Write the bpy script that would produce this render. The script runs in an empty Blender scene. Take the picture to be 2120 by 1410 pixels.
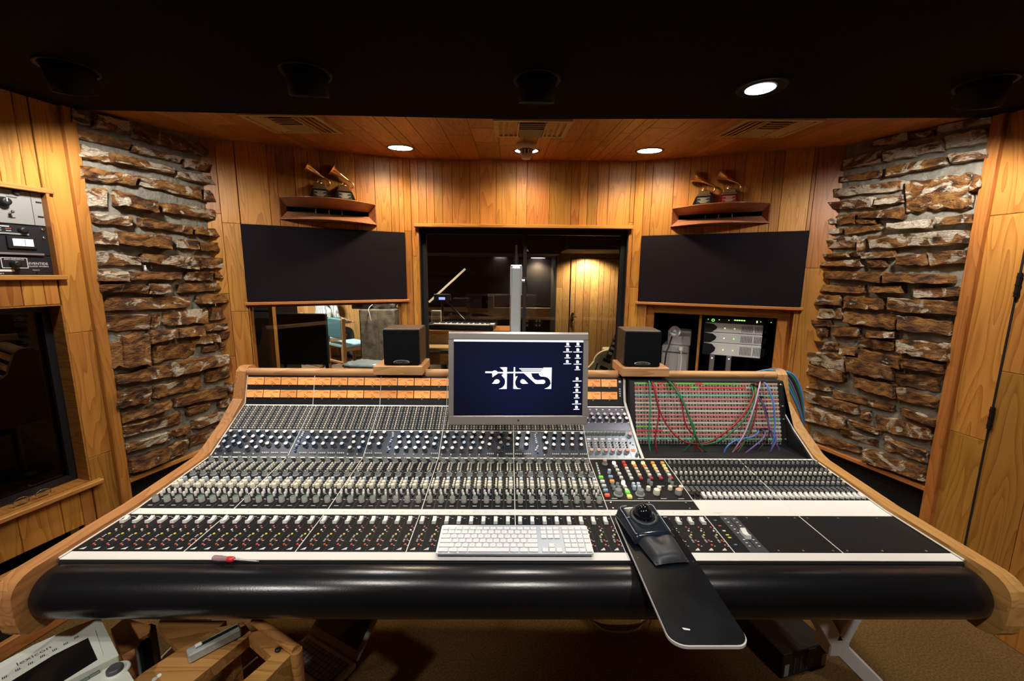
import bpy, bmesh, math, random
from mathutils import Matrix, Vector
random.seed(7)
SC = bpy.context.scene
COL = SC.collection
V = Vector

# ------------------------------------------------------------------ camera
F_PX, CX, CY = 850.0, 1060.0, 705.0
CAM_Z = 1.55
CAM_R = Matrix.Rotation(-.010, 3, 'Z') @ Matrix.Rotation(math.radians(90 - 9.2), 3, 'X') @ Matrix.Rotation(.009, 3, 'Z')
cam_d = bpy.data.cameras.new('camera')
cam_d.sensor_width = 36; cam_d.lens = F_PX / 2120 * 36; cam_d.clip_start = .02; cam_d.clip_end = 60
cam = bpy.data.objects.new('camera', cam_d); COL.objects.link(cam)
cam.matrix_world = Matrix.Translation((0, 0, CAM_Z)) @ CAM_R.to_4x4()
SC.camera = cam
O = V((0, 0, CAM_Z))

# ------------------------------------------------------------------ world, exposure
wd = bpy.data.worlds.new('world'); SC.world = wd; wd.use_nodes = True
wd.node_tree.nodes['Background'].inputs[0].default_value = (.9, .95, 1, 1)
wd.node_tree.nodes['Background'].inputs[1].default_value = .02
vs = SC.view_settings
vs.view_transform = 'Standard'; vs.look = 'None'; vs.gamma = 1; vs.exposure = 0.22; vs.use_curve_mapping = False
SC.cycles.max_bounces = 7; SC.cycles.caustics_reflective = False; SC.cycles.caustics_refractive = False
SC.cycles.sample_clamp_indirect = 4; SC.cycles.use_denoising = True

WARM = (1, .80, .54); NEUT = (1, .95, .88)
def spot(loc, target, power, angle, blend=.5, col=WARM, size=.05):
    d = bpy.data.lights.new('lamp_light', 'SPOT'); d.energy = power; d.spot_size = math.radians(angle); d.spot_blend = blend
    d.color = col; d.shadow_soft_size = size
    o = bpy.data.objects.new('lamp_light', d); COL.objects.link(o); o.location = loc
    o.rotation_euler = (V(target) - V(loc)).to_track_quat('-Z', 'Y').to_euler(); return o

# lamps of the rear half of the control room (above and behind the viewpoint)
spot((-1.5, -.55, 2.2), (-1.0, .95, .55), 66, 40, .9, NEUT); spot((-.75, .30, 2.2), (-.75, 1.1, .8), 26, 95, .6, NEUT)
spot((.10, .12, 2.2), (.1, 1.1, .75), 34, 95, .6, NEUT)
spot((1.75, -.55, 2.2), (1.72, 1.15, .3), 66, 38, .9, NEUT); spot((.95, .30, 2.2), (1.0, 1.1, .8), 26, 95, .6, NEUT)

# ------------------------------------------------------------------ geometry helpers
def ray(x, y): return CAM_R @ V(((x - CX) / F_PX, -(y - CY) / F_PX, -1.0))
def onz(x, y, z): r = ray(x, y); return O + r * ((z - CAM_Z) / r.z)
def ony(x, y, Y): r = ray(x, y); return O + r * (Y / r.y)
def onx(x, y, X): r = ray(x, y); return O + r * (X / r.x)
def onplane(x, y, p, n): r = ray(x, y); return O + r * ((V(p) - O).dot(n) / r.dot(n))

class Wall:                                   # a vertical wall, seen from the room from a (left) to b (right)
    def __init__(s, a, b):
        s.a = V((a[0], a[1], 0)); s.b = V((b[0], b[1], 0)); s.L = (s.b - s.a).length
        s.u = (s.b - s.a) / s.L; s.n = V((s.u.y, -s.u.x, 0)); s.ang = math.atan2(s.u.y, s.u.x)
    def P(s, u, z, d=0): return s.a + s.u * u + s.n * d + V((0, 0, z))
    def px(s, x, y, d=0):
        p = onplane(x, y, s.a + s.n * d, s.n); return ((p - s.a).dot(s.u), p.z)
    def M(s, u, z, d=0): return Matrix.Translation(s.P(u, z, d)) @ Matrix.Rotation(s.ang, 4, 'Z')

class MB:                                     # collects shapes for ONE mesh object
    def __init__(s): s.v = []; s.f = []; s.m = []; s.s = []
    def add(s, vs_, fs, mi=0, sm=False, M=None):
        b = len(s.v)
        s.v += [tuple(M @ V(p)) for p in vs_] if M is not None else [tuple(p) for p in vs_]
        for f in fs: s.f.append([b + i for i in f]); s.m.append(mi); s.s.append(sm)
        return s
    def box(s, c, d, mi=0, M=None):
        x, y, z = (d[0] / 2, d[1] / 2, d[2] / 2)
        p = [(c[0] + i * x, c[1] + j * y, c[2] + k * z) for k in (-1, 1) for j in (-1, 1) for i in (-1, 1)]
        return s.add(p, [(0, 2, 3, 1), (4, 5, 7, 6), (0, 1, 5, 4), (2, 6, 7, 3), (0, 4, 6, 2), (1, 3, 7, 5)], mi, False, M)
    def cbox(s, c, d, ch, mi=0, M=None):      # box with chamfered edges
        h = [d[0] / 2, d[1] / 2, d[2] / 2]; P = {}; vs_ = []
        for i in (-1, 1):
            for j in (-1, 1):
                for k in (-1, 1):
                    for a in range(3):
                        q = [i * (h[0] - ch), j * (h[1] - ch), k * (h[2] - ch)]
                        q[a] = (i, j, k)[a] * h[a]
                        P[(i, j, k, a)] = len(vs_); vs_.append((q[0] + c[0], q[1] + c[1], q[2] + c[2]))
        fs = []
        for a in range(3):
            b_, c_ = (a + 1) % 3, (a + 2) % 3
            for sgn in (-1, 1):
                loop = []
                for (p, q) in ((-1, -1), (1, -1), (1, 1), (-1, 1)):
                    key = [0, 0, 0]; key[a] = sgn; key[b_] = p; key[c_] = q; loop.append(P[(*key, a)])
                fs.append(loop if sgn > 0 else loop[::-1])
            for p in (-1, 1):
                for q in (-1, 1):
                    k1 = [0, 0, 0]; k1[b_] = p; k1[c_] = q; k2 = list(k1); k1[a] = -1; k2[a] = 1
                    l = [P[(*k1, b_)], P[(*k2, b_)], P[(*k2, c_)], P[(*k1, c_)]]
                    fs.append(l if p * q > 0 else l[::-1])
        for i in (-1, 1):
            for j in (-1, 1):
                for k in (-1, 1):
                    l = [P[(i, j, k, 0)], P[(i, j, k, 1)], P[(i, j, k, 2)]]
                    fs.append(l if i * j * k > 0 else l[::-1])
        return s.add(vs_, fs, mi, False, M)
    def lathe(s, prof, n=12, mi=0, M=None, sm=True, cap0=True, cap1=True, mcap=None):
        vs_ = []; fs = []
        for r, z in prof:
            for k in range(n):
                a = 2 * math.pi * k / n; vs_.append((r * math.cos(a), r * math.sin(a), z))
        for i in range(len(prof) - 1):
            for k in range(n):
                k2 = (k + 1) % n; fs.append((i * n + k, i * n + k2, (i + 1) * n + k2, (i + 1) * n + k))
        s.add(vs_, fs, mi, sm, M)
        mc = mi if mcap is None else mcap
        if cap1 and prof[-1][0] > 1e-6: s.add(vs_[-n:], [tuple(range(n))], mc, False, M)
        if cap0 and prof[0][0] > 1e-6: s.add(vs_[:n], [tuple(range(n))[::-1]], mi, False, M)
        return s
    def cyl(s, p0, p1, r0, r1=None, n=10, mi=0, caps=True, M=None):
        p0, p1 = V(p0), V(p1); L = (p1 - p0).length
        T = Matrix.Translation(p0) @ (p1 - p0).to_track_quat('Z', 'Y').to_matrix().to_4x4()
        if M is not None: T = M @ T
        return s.lathe([(r0, 0), (r0 if r1 is None else r1, L)], n, mi, T, True, caps, caps)
    def tube(s, pts, r, n=6, mi=0, M=None, closed=False):
        pts = [V(p) for p in pts]; vs_ = []; fs = []; m = len(pts); up = V((.13, .27, .95)); prev = None
        for i, p in enumerate(pts):
            t = (pts[min(i + 1, m - 1)] - pts[max(i - 1, 0)]).normalized()
            if prev is None: x = t.orthogonal().normalized()
            else:
                x = prev - t * prev.dot(t); x = x.normalized() if x.length > 1e-6 else t.orthogonal().normalized()
            prev = x; y = t.cross(x); rr = r[i] if isinstance(r, (list, tuple)) else r
            for k in range(n):
                a = 2 * math.pi * k / n; vs_.append(p + x * (rr * math.cos(a)) + y * (rr * math.sin(a)))
        for i in range(m - 1):
            for k in range(n):
                k2 = (k + 1) % n; fs.append((i * n + k, i * n + k2, (i + 1) * n + k2, (i + 1) * n + k))
        s.add(vs_, fs, mi, True, M)
        s.add(vs_[:n], [tuple(range(n))[::-1]], mi, False, M); s.add(vs_[-n:], [tuple(range(n))], mi, False, M)
        return s
    def prism(s, poly, z0, z1, mi=0, M=None, mtop=None, sm=False):   # polygon (counter-clockwise) in xy, extruded in z
        n = len(poly); b = [(p[0], p[1], z0) for p in poly]; t = [(p[0], p[1], z1) for p in poly]
        s.add(b, [tuple(range(n))[::-1]], mi, False, M); s.add(t, [tuple(range(n))], mi if mtop is None else mtop, False, M)
        return s.add(b + t, [(i, (i + 1) % n, n + (i + 1) % n, n + i) for i in range(n)], mi, sm, M)
    def sphere(s, c, r, nu=16, nv=10, mi=0, M=None):
        r3 = r if isinstance(r, (tuple, list)) else (r, r, r); vs_ = [(c[0], c[1], c[2] - r3[2])]; fs = []
        for j in range(1, nv):
            b = math.pi * j / nv - math.pi / 2
            for i in range(nu):
                a = 2 * math.pi * i / nu
                vs_.append((c[0] + r3[0] * math.cos(b) * math.cos(a), c[1] + r3[1] * math.cos(b) * math.sin(a), c[2] + r3[2] * math.sin(b)))
        vs_.append((c[0], c[1], c[2] + r3[2])); T = len(vs_) - 1
        for i in range(nu):
            i2 = (i + 1) % nu; fs.append((0, 1 + i2, 1 + i)); fs.append((T, 1 + (nv - 2) * nu + i, 1 + (nv - 2) * nu + i2))
            for j in range(nv - 2): fs.append((1 + j * nu + i, 1 + j * nu + i2, 1 + (j + 1) * nu + i2, 1 + (j + 1) * nu + i))
        return s.add(vs_, fs, mi, True, M)
    def mesh(s, name, mats):
        me = bpy.data.meshes.new(name); me.from_pydata(s.v, [], s.f)
        for m in (mats if isinstance(mats, (list, tuple)) else [mats]): me.materials.append(m)
        me.polygons.foreach_set('material_index', s.m); me.polygons.foreach_set('use_smooth', s.s); me.update(); return me
    def build(s, name, mats, parent=None, M=None, **kw):
        return link(name, s.mesh(name, mats), parent, M, **kw)

def link(name, data, parent=None, M=None, label=None, cat=None, group=None, kind=None):
    o = bpy.data.objects.new(name, data); COL.objects.link(o)
    if parent is not None: o.parent = parent
    if M is not None: o.matrix_basis = M
    if label: o['label'] = label
    if cat: o['category'] = cat
    if group: o['group'] = group
    if kind: o['kind'] = kind
    return o
def thing(name, label, cat, M=None, group=None):
    if M is not None and not isinstance(M, Matrix): M = Matrix.Translation(M)
    return link(name, None, None, M, label, cat, group)
def T3(x, y, z): return Matrix.Translation((x, y, z))
def RX(a): return Matrix.Rotation(math.radians(a), 4, 'X')
def RY(a): return Matrix.Rotation(math.radians(a), 4, 'Y')
def RZ(a): return Matrix.Rotation(math.radians(a), 4, 'Z')
def smooth_pts(pts, n=6):                      # Catmull-Rom through the points
    pts = [V(p) for p in pts]; out = []
    for i in range(len(pts) - 1):
        p0, p1, p2, p3 = pts[max(i - 1, 0)], pts[i], pts[i + 1], pts[min(i + 2, len(pts) - 1)]
        for k in range(n):
            t = k / n
            out.append(.5 * ((2 * p1) + (p2 - p0) * t + (2 * p0 - 5 * p1 + 4 * p2 - p3) * t * t + (3 * p1 - p0 - 3 * p2 + p3) * t ** 3))
    out.append(pts[-1]); return out
def text_mb(txt, size, mb=None, mi=0, M=None, align='CENTER', depth=0.0):
    cu = bpy.data.curves.new('t', 'FONT'); cu.body = txt; cu.size = size; cu.align_x = align; cu.align_y = 'CENTER'; cu.extrude = depth; cu.resolution_u = 2
    ob = bpy.data.objects.new('t', cu); me = ob.to_mesh()
    mb = mb or MB()
    mb.add([v.co.copy() for v in me.vertices], [list(p.vertices) for p in me.polygons], mi, False, M)
    ob.to_mesh_clear(); bpy.data.objects.remove(ob); bpy.data.curves.remove(cu); return mb

# ------------------------------------------------------------------ materials
def mat(name, col, rough=.5, metal=0, emit=None, es=0, spec=.5, noise=None, bump=None, coat=0, alpha=None, trans=0, ior=1.45):
    m = bpy.data.materials.new(name); m.use_nodes = True; nt = m.node_tree; b = nt.nodes['Principled BSDF']
    b.inputs['Base Color'].default_value = (*col, 1); b.inputs['Roughness'].default_value = rough; b.inputs['Metallic'].default_value = metal
    b.inputs['Specular IOR Level'].default_value = spec; b.inputs['Coat Weight'].default_value = coat; b.inputs['Transmission Weight'].default_value = trans
    b.inputs['IOR'].default_value = ior
    if emit: b.inputs['Emission Color'].default_value = (*emit, 1); b.inputs['Emission Strength'].default_value = es
    if noise or bump:
        tc = nt.nodes.new('ShaderNodeTexCoord')
    if noise:                                  # (scale, amount)
        n = nt.nodes.new('ShaderNodeTexNoise'); n.inputs['Scale'].default_value = noise[0]; n.inputs['Detail'].default_value = 4
        nt.links.new(tc.outputs['Object'], n.inputs['Vector'])
        r = nt.nodes.new('ShaderNodeValToRGB'); k = noise[1]
        r.color_ramp.elements[0].position = .3; r.color_ramp.elements[1].position = .7
        r.color_ramp.elements[0].color = (*[c * (1 - k) for c in col], 1); r.color_ramp.elements[1].color = (*[min(1, c * (1 + k)) for c in col], 1)
        nt.links.new(n.outputs['Fac'], r.inputs['Fac']); nt.links.new(r.outputs['Color'], b.inputs['Base Color'])
    if bump:                                   # (scale, strength, distance)
        n2 = nt.nodes.new('ShaderNodeTexNoise'); n2.inputs['Scale'].default_value = bump[0]; n2.inputs['Detail'].default_value = 5
        nt.links.new(tc.outputs['Object'], n2.inputs['Vector'])
        bp = nt.nodes.new('ShaderNodeBump'); bp.inputs['Strength'].default_value = bump[1]; bp.inputs['Distance'].default_value = bump[2]
        nt.links.new(n2.outputs['Fac'], bp.inputs['Height']); nt.links.new(bp.outputs['Normal'], b.inputs['Normal'])
    return m

def wood(name, light, dark, axis='Z', rough=.42, ring=1.0, vary=.35, scale=1.0):
    m = bpy.data.materials.new(name); m.use_nodes = True; nt = m.node_tree; N = nt.nodes.new; Lk = nt.links.new; b = nt.nodes['Principled BSDF']
    tc = N('ShaderNodeTexCoord'); oi = N('ShaderNodeObjectInfo')
    off = N('ShaderNodeVectorMath'); off.operation = 'SCALE'; off.inputs[0].default_value = (17, 9, 23); Lk(oi.outputs['Random'], off.inputs['Scale'])
    add = N('ShaderNodeVectorMath'); add.operation = 'ADD'; Lk(tc.outputs['Object'], add.inputs[0]); Lk(off.outputs[0], add.inputs[1])
    mp = N('ShaderNodeMapping'); s = [9 * scale, 9 * scale, 9 * scale]; s['XYZ'.index(axis)] = .9 * scale; mp.inputs['Scale'].default_value = s; Lk(add.outputs[0], mp.inputs['Vector'])
    n1 = N('ShaderNodeTexNoise'); n1.inputs['Scale'].default_value = 1.0; n1.inputs['Detail'].default_value = 2; n1.inputs['Roughness'].default_value = .45; Lk(mp.outputs[0], n1.inputs['Vector'])
    # contour rings of a smooth stretched noise give the cathedral grain
    mul = N('ShaderNodeMath'); mul.operation = 'MULTIPLY'; mul.inputs[1].default_value = 15 * ring; Lk(n1.outputs['Fac'], mul.inputs[0])
    fr = N('ShaderNodeMath'); fr.operation = 'FRACT'; Lk(mul.outputs[0], fr.inputs[0])
    mp2 = N('ShaderNodeMapping'); s2 = [220, 220, 220]; s2['XYZ'.index(axis)] = 5; mp2.inputs['Scale'].default_value = s2; Lk(add.outputs[0], mp2.inputs['Vector'])
    n2 = N('ShaderNodeTexNoise'); n2.inputs['Scale'].default_value = 1.0; n2.inputs['Detail'].default_value = 3; Lk(mp2.outputs[0], n2.inputs['Vector'])
    mixv = N('ShaderNodeMath'); mixv.operation = 'MULTIPLY_ADD'; mixv.inputs[1].default_value = .55; Lk(fr.outputs[0], mixv.inputs[0])
    sc2 = N('ShaderNodeMath'); sc2.operation = 'MULTIPLY'; sc2.inputs[1].default_value = .5; Lk(n2.outputs['Fac'], sc2.inputs[0]); Lk(sc2.outputs[0], mixv.inputs[2])
    rp = N('ShaderNodeValToRGB'); rp.color_ramp.elements[0].position = .12; rp.color_ramp.elements[1].position = .88
    rp.color_ramp.elements[0].color = (*light, 1); rp.color_ramp.elements[1].color = (*dark, 1)
    e = rp.color_ramp.elements.new(.55); e.color = (*[l * .72 + d * .28 for l, d in zip(light, dark)], 1)
    Lk(mixv.outputs[0], rp.inputs['Fac'])
    hv = N('ShaderNodeHueSaturation'); Lk(rp.outputs['Color'], hv.inputs['Color'])
    mr = N('ShaderNodeMapRange'); mr.inputs['To Min'].default_value = 1 - vary * .75; mr.inputs['To Max'].default_value = 1 + vary * .55; Lk(oi.outputs['Random'], mr.inputs['Value']); Lk(mr.outputs[0], hv.inputs['Value'])
    wn = N('ShaderNodeTexWhiteNoise'); wn.noise_dimensions = '1D'; Lk(oi.outputs['Random'], wn.inputs['W'])
    mr2 = N('ShaderNodeMapRange'); mr2.inputs['To Min'].default_value = .49; mr2.inputs['To Max'].default_value = .508; Lk(wn.outputs['Value'], mr2.inputs['Value']); Lk(mr2.outputs[0], hv.inputs['Hue'])
    Lk(hv.outputs['Color'], b.inputs['Base Color']); b.inputs['Roughness'].default_value = rough; b.inputs['Specular IOR Level'].default_value = .35
    bp = N('ShaderNodeBump'); bp.inputs['Strength'].default_value = .12; bp.inputs['Distance'].default_value = .002; Lk(n2.outputs['Fac'], bp.inputs['Height']); Lk(bp.outputs['Normal'], b.inputs['Normal'])
    return m

OAK_L, OAK_D = (.52, .228, .046), (.31, .112, .018)
W_Z = wood('oak_vertical', OAK_L, OAK_D, 'Z'); W_X = wood('oak_across', OAK_L, OAK_D, 'X'); W_Y = wood('oak_deep', OAK_L, OAK_D, 'Y')
W_CEIL = wood('oak_ceiling', (.48, .20, .045), (.27, .09, .016), 'Y')
W_CON = wood('console_oak', (.50, .25, .08), (.32, .14, .038), 'Y', vary=.05); W_CONX = wood('console_oak_across', (.58, .34, .14), (.40, .20, .065), 'X', vary=.05)
W_TRIM = wood('trim_oak', (.54, .24, .062), (.36, .14, .03), 'X', vary=.1); W_TRIMZ = wood('trim_oak_upright', (.47, .19, .042), (.31, .11, .02), 'Z', vary=.1)
W_HORN = wood('horn_walnut', (.40, .18, .09), (.24, .09, .04), 'X', rough=.3, vary=.05)
W_STAND = wood('stand_wood', (.50, .25, .075), (.26, .11, .03), 'X', vary=.2)
BLACK = mat('black_paint', (.012, .012, .013), .45); BLACKM = mat('matt_black', (.006, .006, .007), .8)
PANEL = mat('console_panel', (.010, .0105, .012), .5, spec=.15); PANEL_B = mat('module_panel', (.03, .034, .045), .36, metal=.3, spec=.3)
WHITE = mat('white_strip', (.78, .77, .71), .45); WHITEP = mat('white_plastic', (.82, .81, .77), .35); CREAM = mat('cream_plastic', (.74, .70, .57), .4)
GREYP = mat('grey_plastic', (.30, .32, .31), .45); DKGREY = mat('dark_grey', (.06, .062, .066), .4); GREENTOP = mat('green_cap', (.10, .17, .13), .4)
ALU = mat('aluminium', (.72, .72, .73), .32, metal=.9); STEEL = mat('brushed_steel', (.55, .55, .56), .35, metal=1); CHROME = mat('chrome', (.8, .8, .82), .12, metal=1)
FABRIC = mat('speaker_cloth', (.009, .006, .0085), .95, bump=(900, .3, .001), spec=.2); DARKCEIL = mat('dark_ceiling_cloth', (.006, .005, .008), .95, spec=.1)
MORTAR = mat('mortar', (.21, .193, .155), .95, noise=(25, .3), bump=(60, .8, .01)); CARPET = mat('carpet', (.23, .135, .05), 1, noise=(140, .38), bump=(500, 1, .008), spec=.05)
GLOW = mat('lamp_glow', (1, 1, 1), .5, emit=(1, .93, .80), es=14); BRASSB = mat('vent_brass', (.50, .38, .17), .5)
CREAMP = mat('detector_cream', (.72, .64, .47), .5)

def stone_mat():
    m = bpy.data.materials.new('ledge_stone'); m.use_nodes = True; nt = m.node_tree; N = nt.nodes.new; Lk = nt.links.new; b = nt.nodes['Principled BSDF']
    tc = N('ShaderNodeTexCoord'); oi = N('ShaderNodeObjectInfo')
    off = N('ShaderNodeVectorMath'); off.operation = 'SCALE'; off.inputs[0].default_value = (31, 13, 47); Lk(oi.outputs['Random'], off.inputs['Scale'])
    add = N('ShaderNodeVectorMath'); add.operation = 'ADD'; Lk(tc.outputs['Object'], add.inputs[0]); Lk(off.outputs[0], add.inputs[1])
    def noise(scale, detail, rough, stretch, dist=0):
        mp = N('ShaderNodeMapping'); mp.inputs['Scale'].default_value = stretch; Lk(add.outputs[0], mp.inputs['Vector'])
        n = N('ShaderNodeTexNoise'); n.inputs['Scale'].default_value = scale; n.inputs['Detail'].default_value = detail; n.inputs['Roughness'].default_value = rough; n.inputs['Distortion'].default_value = dist
        Lk(mp.outputs[0], n.inputs['Vector']); return n
    n1 = noise(14, 6, .62, (1, 1, 2.0), .6); n2 = noise(9, 5, .6, (1, 1, 1.5), 1.2); n3 = noise(70, 4, .6, (1, 1, 2.5))
    r1 = N('ShaderNodeValToRGB'); cr = r1.color_ramp; cr.elements[0].position = .30; cr.elements[0].color = (.022, .010, .005, 1); cr.elements[1].position = .72; cr.elements[1].color = (.36, .21, .085, 1)
    for p, c in ((.42, (.075, .030, .010)), (.50, (.18, .070, .015)), (.60, (.30, .138, .032))): e = cr.elements.new(p); e.color = (*c, 1)
    Lk(n1.outputs['Fac'], r1.inputs['Fac'])
    sep = N('ShaderNodeSeparateColor'); Lk(oi.outputs['Color'], sep.inputs['Color'])      # red channel of the stone's own colour: how pale it is
    ad = N('ShaderNodeMath'); ad.operation = 'ADD'; Lk(n2.outputs['Fac'], ad.inputs[0]); Lk(sep.outputs['Red'], ad.inputs[1])
    r2 = N('ShaderNodeValToRGB'); r2.color_ramp.elements[0].position = .60; r2.color_ramp.elements[0].color = (0, 0, 0, 1); r2.color_ramp.elements[1].position = .66; r2.color_ramp.elements[1].color = (1, 1, 1, 1); Lk(ad.outputs[0], r2.inputs['Fac'])
    pale = N('ShaderNodeValToRGB'); pale.color_ramp.elements[0].position = .3; pale.color_ramp.elements[0].color = (.36, .28, .19, 1); pale.color_ramp.elements[1].position = .7; pale.color_ramp.elements[1].color = (.66, .58, .46, 1); Lk(n3.outputs['Fac'], pale.inputs['Fac'])
    mx = N('ShaderNodeMix'); mx.data_type = 'RGBA'; Lk(r2.outputs['Color'], mx.inputs['Factor']); Lk(r1.outputs['Color'], mx.inputs['A']); Lk(pale.outputs['Color'], mx.inputs['B'])
    Lk(mx.outputs['Result'], b.inputs['Base Color']); b.inputs['Roughness'].default_value = .62; b.inputs['Specular IOR Level'].default_value = .4
    ht = N('ShaderNodeMath'); ht.operation = 'MULTIPLY_ADD'; ht.inputs[1].default_value = 1.0; Lk(n3.outputs['Fac'], ht.inputs[0]); Lk(n1.outputs['Fac'], ht.inputs[2])
    bp = N('ShaderNodeBump'); bp.inputs['Strength'].default_value = .85; bp.inputs['Distance'].default_value = .014; Lk(ht.outputs[0], bp.inputs['Height']); Lk(bp.outputs['Normal'], b.inputs['Normal'])
    return m
STONE = stone_mat(); BACK = mat('seam_brown', (.035, .016, .006), .8)

# ------------------------------------------------------------------ the room
C_L, C_R = (-.687, 3.0), (.882, 3.0)
S_L, S_R = (-1.742, 2.463), (1.926, 2.468)
N_L, N_R = (-1.905, 1.935), (2.10, 1.885)
B_L, B_R = (-2.68, -.96), (2.49, -.96)
WC = Wall(C_L, C_R); WSL = Wall(S_L, C_L); WSR = Wall(C_R, S_R); WTL = Wall(N_L, S_L); WTR = Wall(S_R, N_R)
WL = Wall(B_L, N_L); WR = Wall(N_R, B_R); WB = Wall(B_R, B_L)
def ceil_z(Y): return 2.33 - .075 * (3.0 - Y)
ZD = 2.237                                     # dark ceiling
ZTOP = 2.36

MB().box((-.1, 2.2, -.05), (7.6, 6.6, .1)).build('floor', CARPET, kind='structure')
MB().prism([(-2.75, -1.05), (2.6, -1.05), (2.2, 1.89), (2.10, 1.893), (.01, 1.983), (-1.90, 1.935), (-2.0, 1.935)], ZD, ZD + .06).build('ceiling', DARKCEIL, kind='structure')

def backing(name, W, z0, z1, cuts, m, d=-.013, th=.03, parent=None):
    us = sorted({0, W.L, *[c[0] for c in cuts], *[c[1] for c in cuts]}); us = [u for u in us if -1e-6 <= u <= W.L + 1e-6]
    zs = sorted({z0, z1, *[c[2] for c in cuts], *[c[3] for c in cuts]}); zs = [z for z in zs if z0 <= z <= z1]
    mb = MB()
    for i in range(len(us) - 1):
        for j in range(len(zs) - 1):
            um, zm = (us[i] + us[i + 1]) / 2, (zs[j] + zs[j + 1]) / 2
            if any(c[0] < um < c[1] and c[2] < zm < c[3] for c in cuts): continue
            mb.box((um, -d + th / 2, zm), (us[i + 1] - us[i], th, zs[j + 1] - zs[j]))
    return mb.build(name, m, parent, W.M(0, 0), kind='structure')

def planks(W, z0, z1, cuts, parent, wmin=.055, wmax=.15, joint=(.35, .9), breaks=(), thick=.012, m=None, d=0):
    us = sorted({0, W.L, *breaks, *[c[0] for c in cuts], *[c[1] for c in cuts]}); us = [u for u in us if -1e-6 <= u <= W.L + 1e-6]
    for a, b in zip(us[:-1], us[1:]):
        if b - a < .004: continue
        xs = [a]
        while b - xs[-1] > wmax: xs.append(xs[-1] + random.choice((wmin, wmin * 1.35, (wmin + wmax) / 2, wmax * .85, wmax)) * random.uniform(.9, 1.08))
        if b - xs[-1] < wmin * .6 and len(xs) > 1: xs.pop()
        xs.append(b)
        for u0, u1 in zip(xs[:-1], xs[1:]):
            um = (u0 + u1) / 2; iv = [(z0, z1)]
            for c in cuts:
                if c[0] < um < c[1]:
                    nv = []
                    for p, q in iv:
                        if c[3] <= p or c[2] >= q: nv.append((p, q)); continue
                        if c[2] > p: nv.append((p, c[2]))
                        if c[3] < q: nv.append((c[3], q))
                    iv = nv
            for p, q in iv:
                if q - p < .01: continue
                zz = [p]
                while q - zz[-1] > joint[1]:
                    zz.append(zz[-1] + random.uniform(*joint))
                if q - zz[-1] < .12 and len(zz) > 1: zz.pop()
                zz.append(q)
                for e, f in zip(zz[:-1], zz[1:]):
                    w_, h_ = u1 - u0 - .0018, f - e - .0016
                    MB().cbox((0, 0, 0), (w_, thick, h_), min(.0016, w_ * .2)).build('plank', m or W_Z, parent, T3(um, thick / 2 - d, (e + f) / 2))

# --- front wall with the main window
win = (WC.px(868, 480)[0], WC.px(1301, 480)[0], .78, 1.868)
wc = backing('wall_front', WC, 0, 2.6, [win], BACK)
planks(WC, .0, ZTOP, [win], wc)
# --- speaker walls: cloth grille, and an opening below each
gl = [WSL.px(497, 463), WSL.px(840, 618)]; GL = (WSL.px(505, 540)[0], WSL.px(840, 550)[0], WSL.px(840, 619)[1], WSL.px(840, 482)[1])
GR = (WSR.px(1325, 550)[0], WSR.px(1667, 550)[0], WSR.px(1322, 624)[1], WSR.px(1325, 489)[1])
OL = (WSL.px(520, 690)[0], WSL.px(835, 690)[0], .72, GL[2] - .018)
OR = (WSR.px(1332, 690)[0], WSR.px(1641, 700)[0], .62, GR[2] - .018)
HL = (WSL.px(579, 440)[0], WSL.px(778, 440)[0], WSL.px(778, 466)[1], WSL.px(778, 424)[1])
HR = (WSR.px(1391, 440)[0], WSR.px(1594, 440)[0], WSR.px(1391, 470)[1], WSR.px(1391, 432)[1])
wsl = backing('wall_front_left', WSL, 0, 2.6, [OL, HL], BACK); planks(WSL, 0, ZTOP, [OL, HL, GL], wsl)
wsr = backing('wall_front_right', WSR, 0, 2.6, [OR, HR], BACK); planks(WSR, 0, ZTOP, [OR, HR, GR], wsr)
print('GL', GL, 'GR', GR, 'OL', OL, 'OR', OR, 'HL', HL, 'HR', HR, 'win', win)

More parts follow.
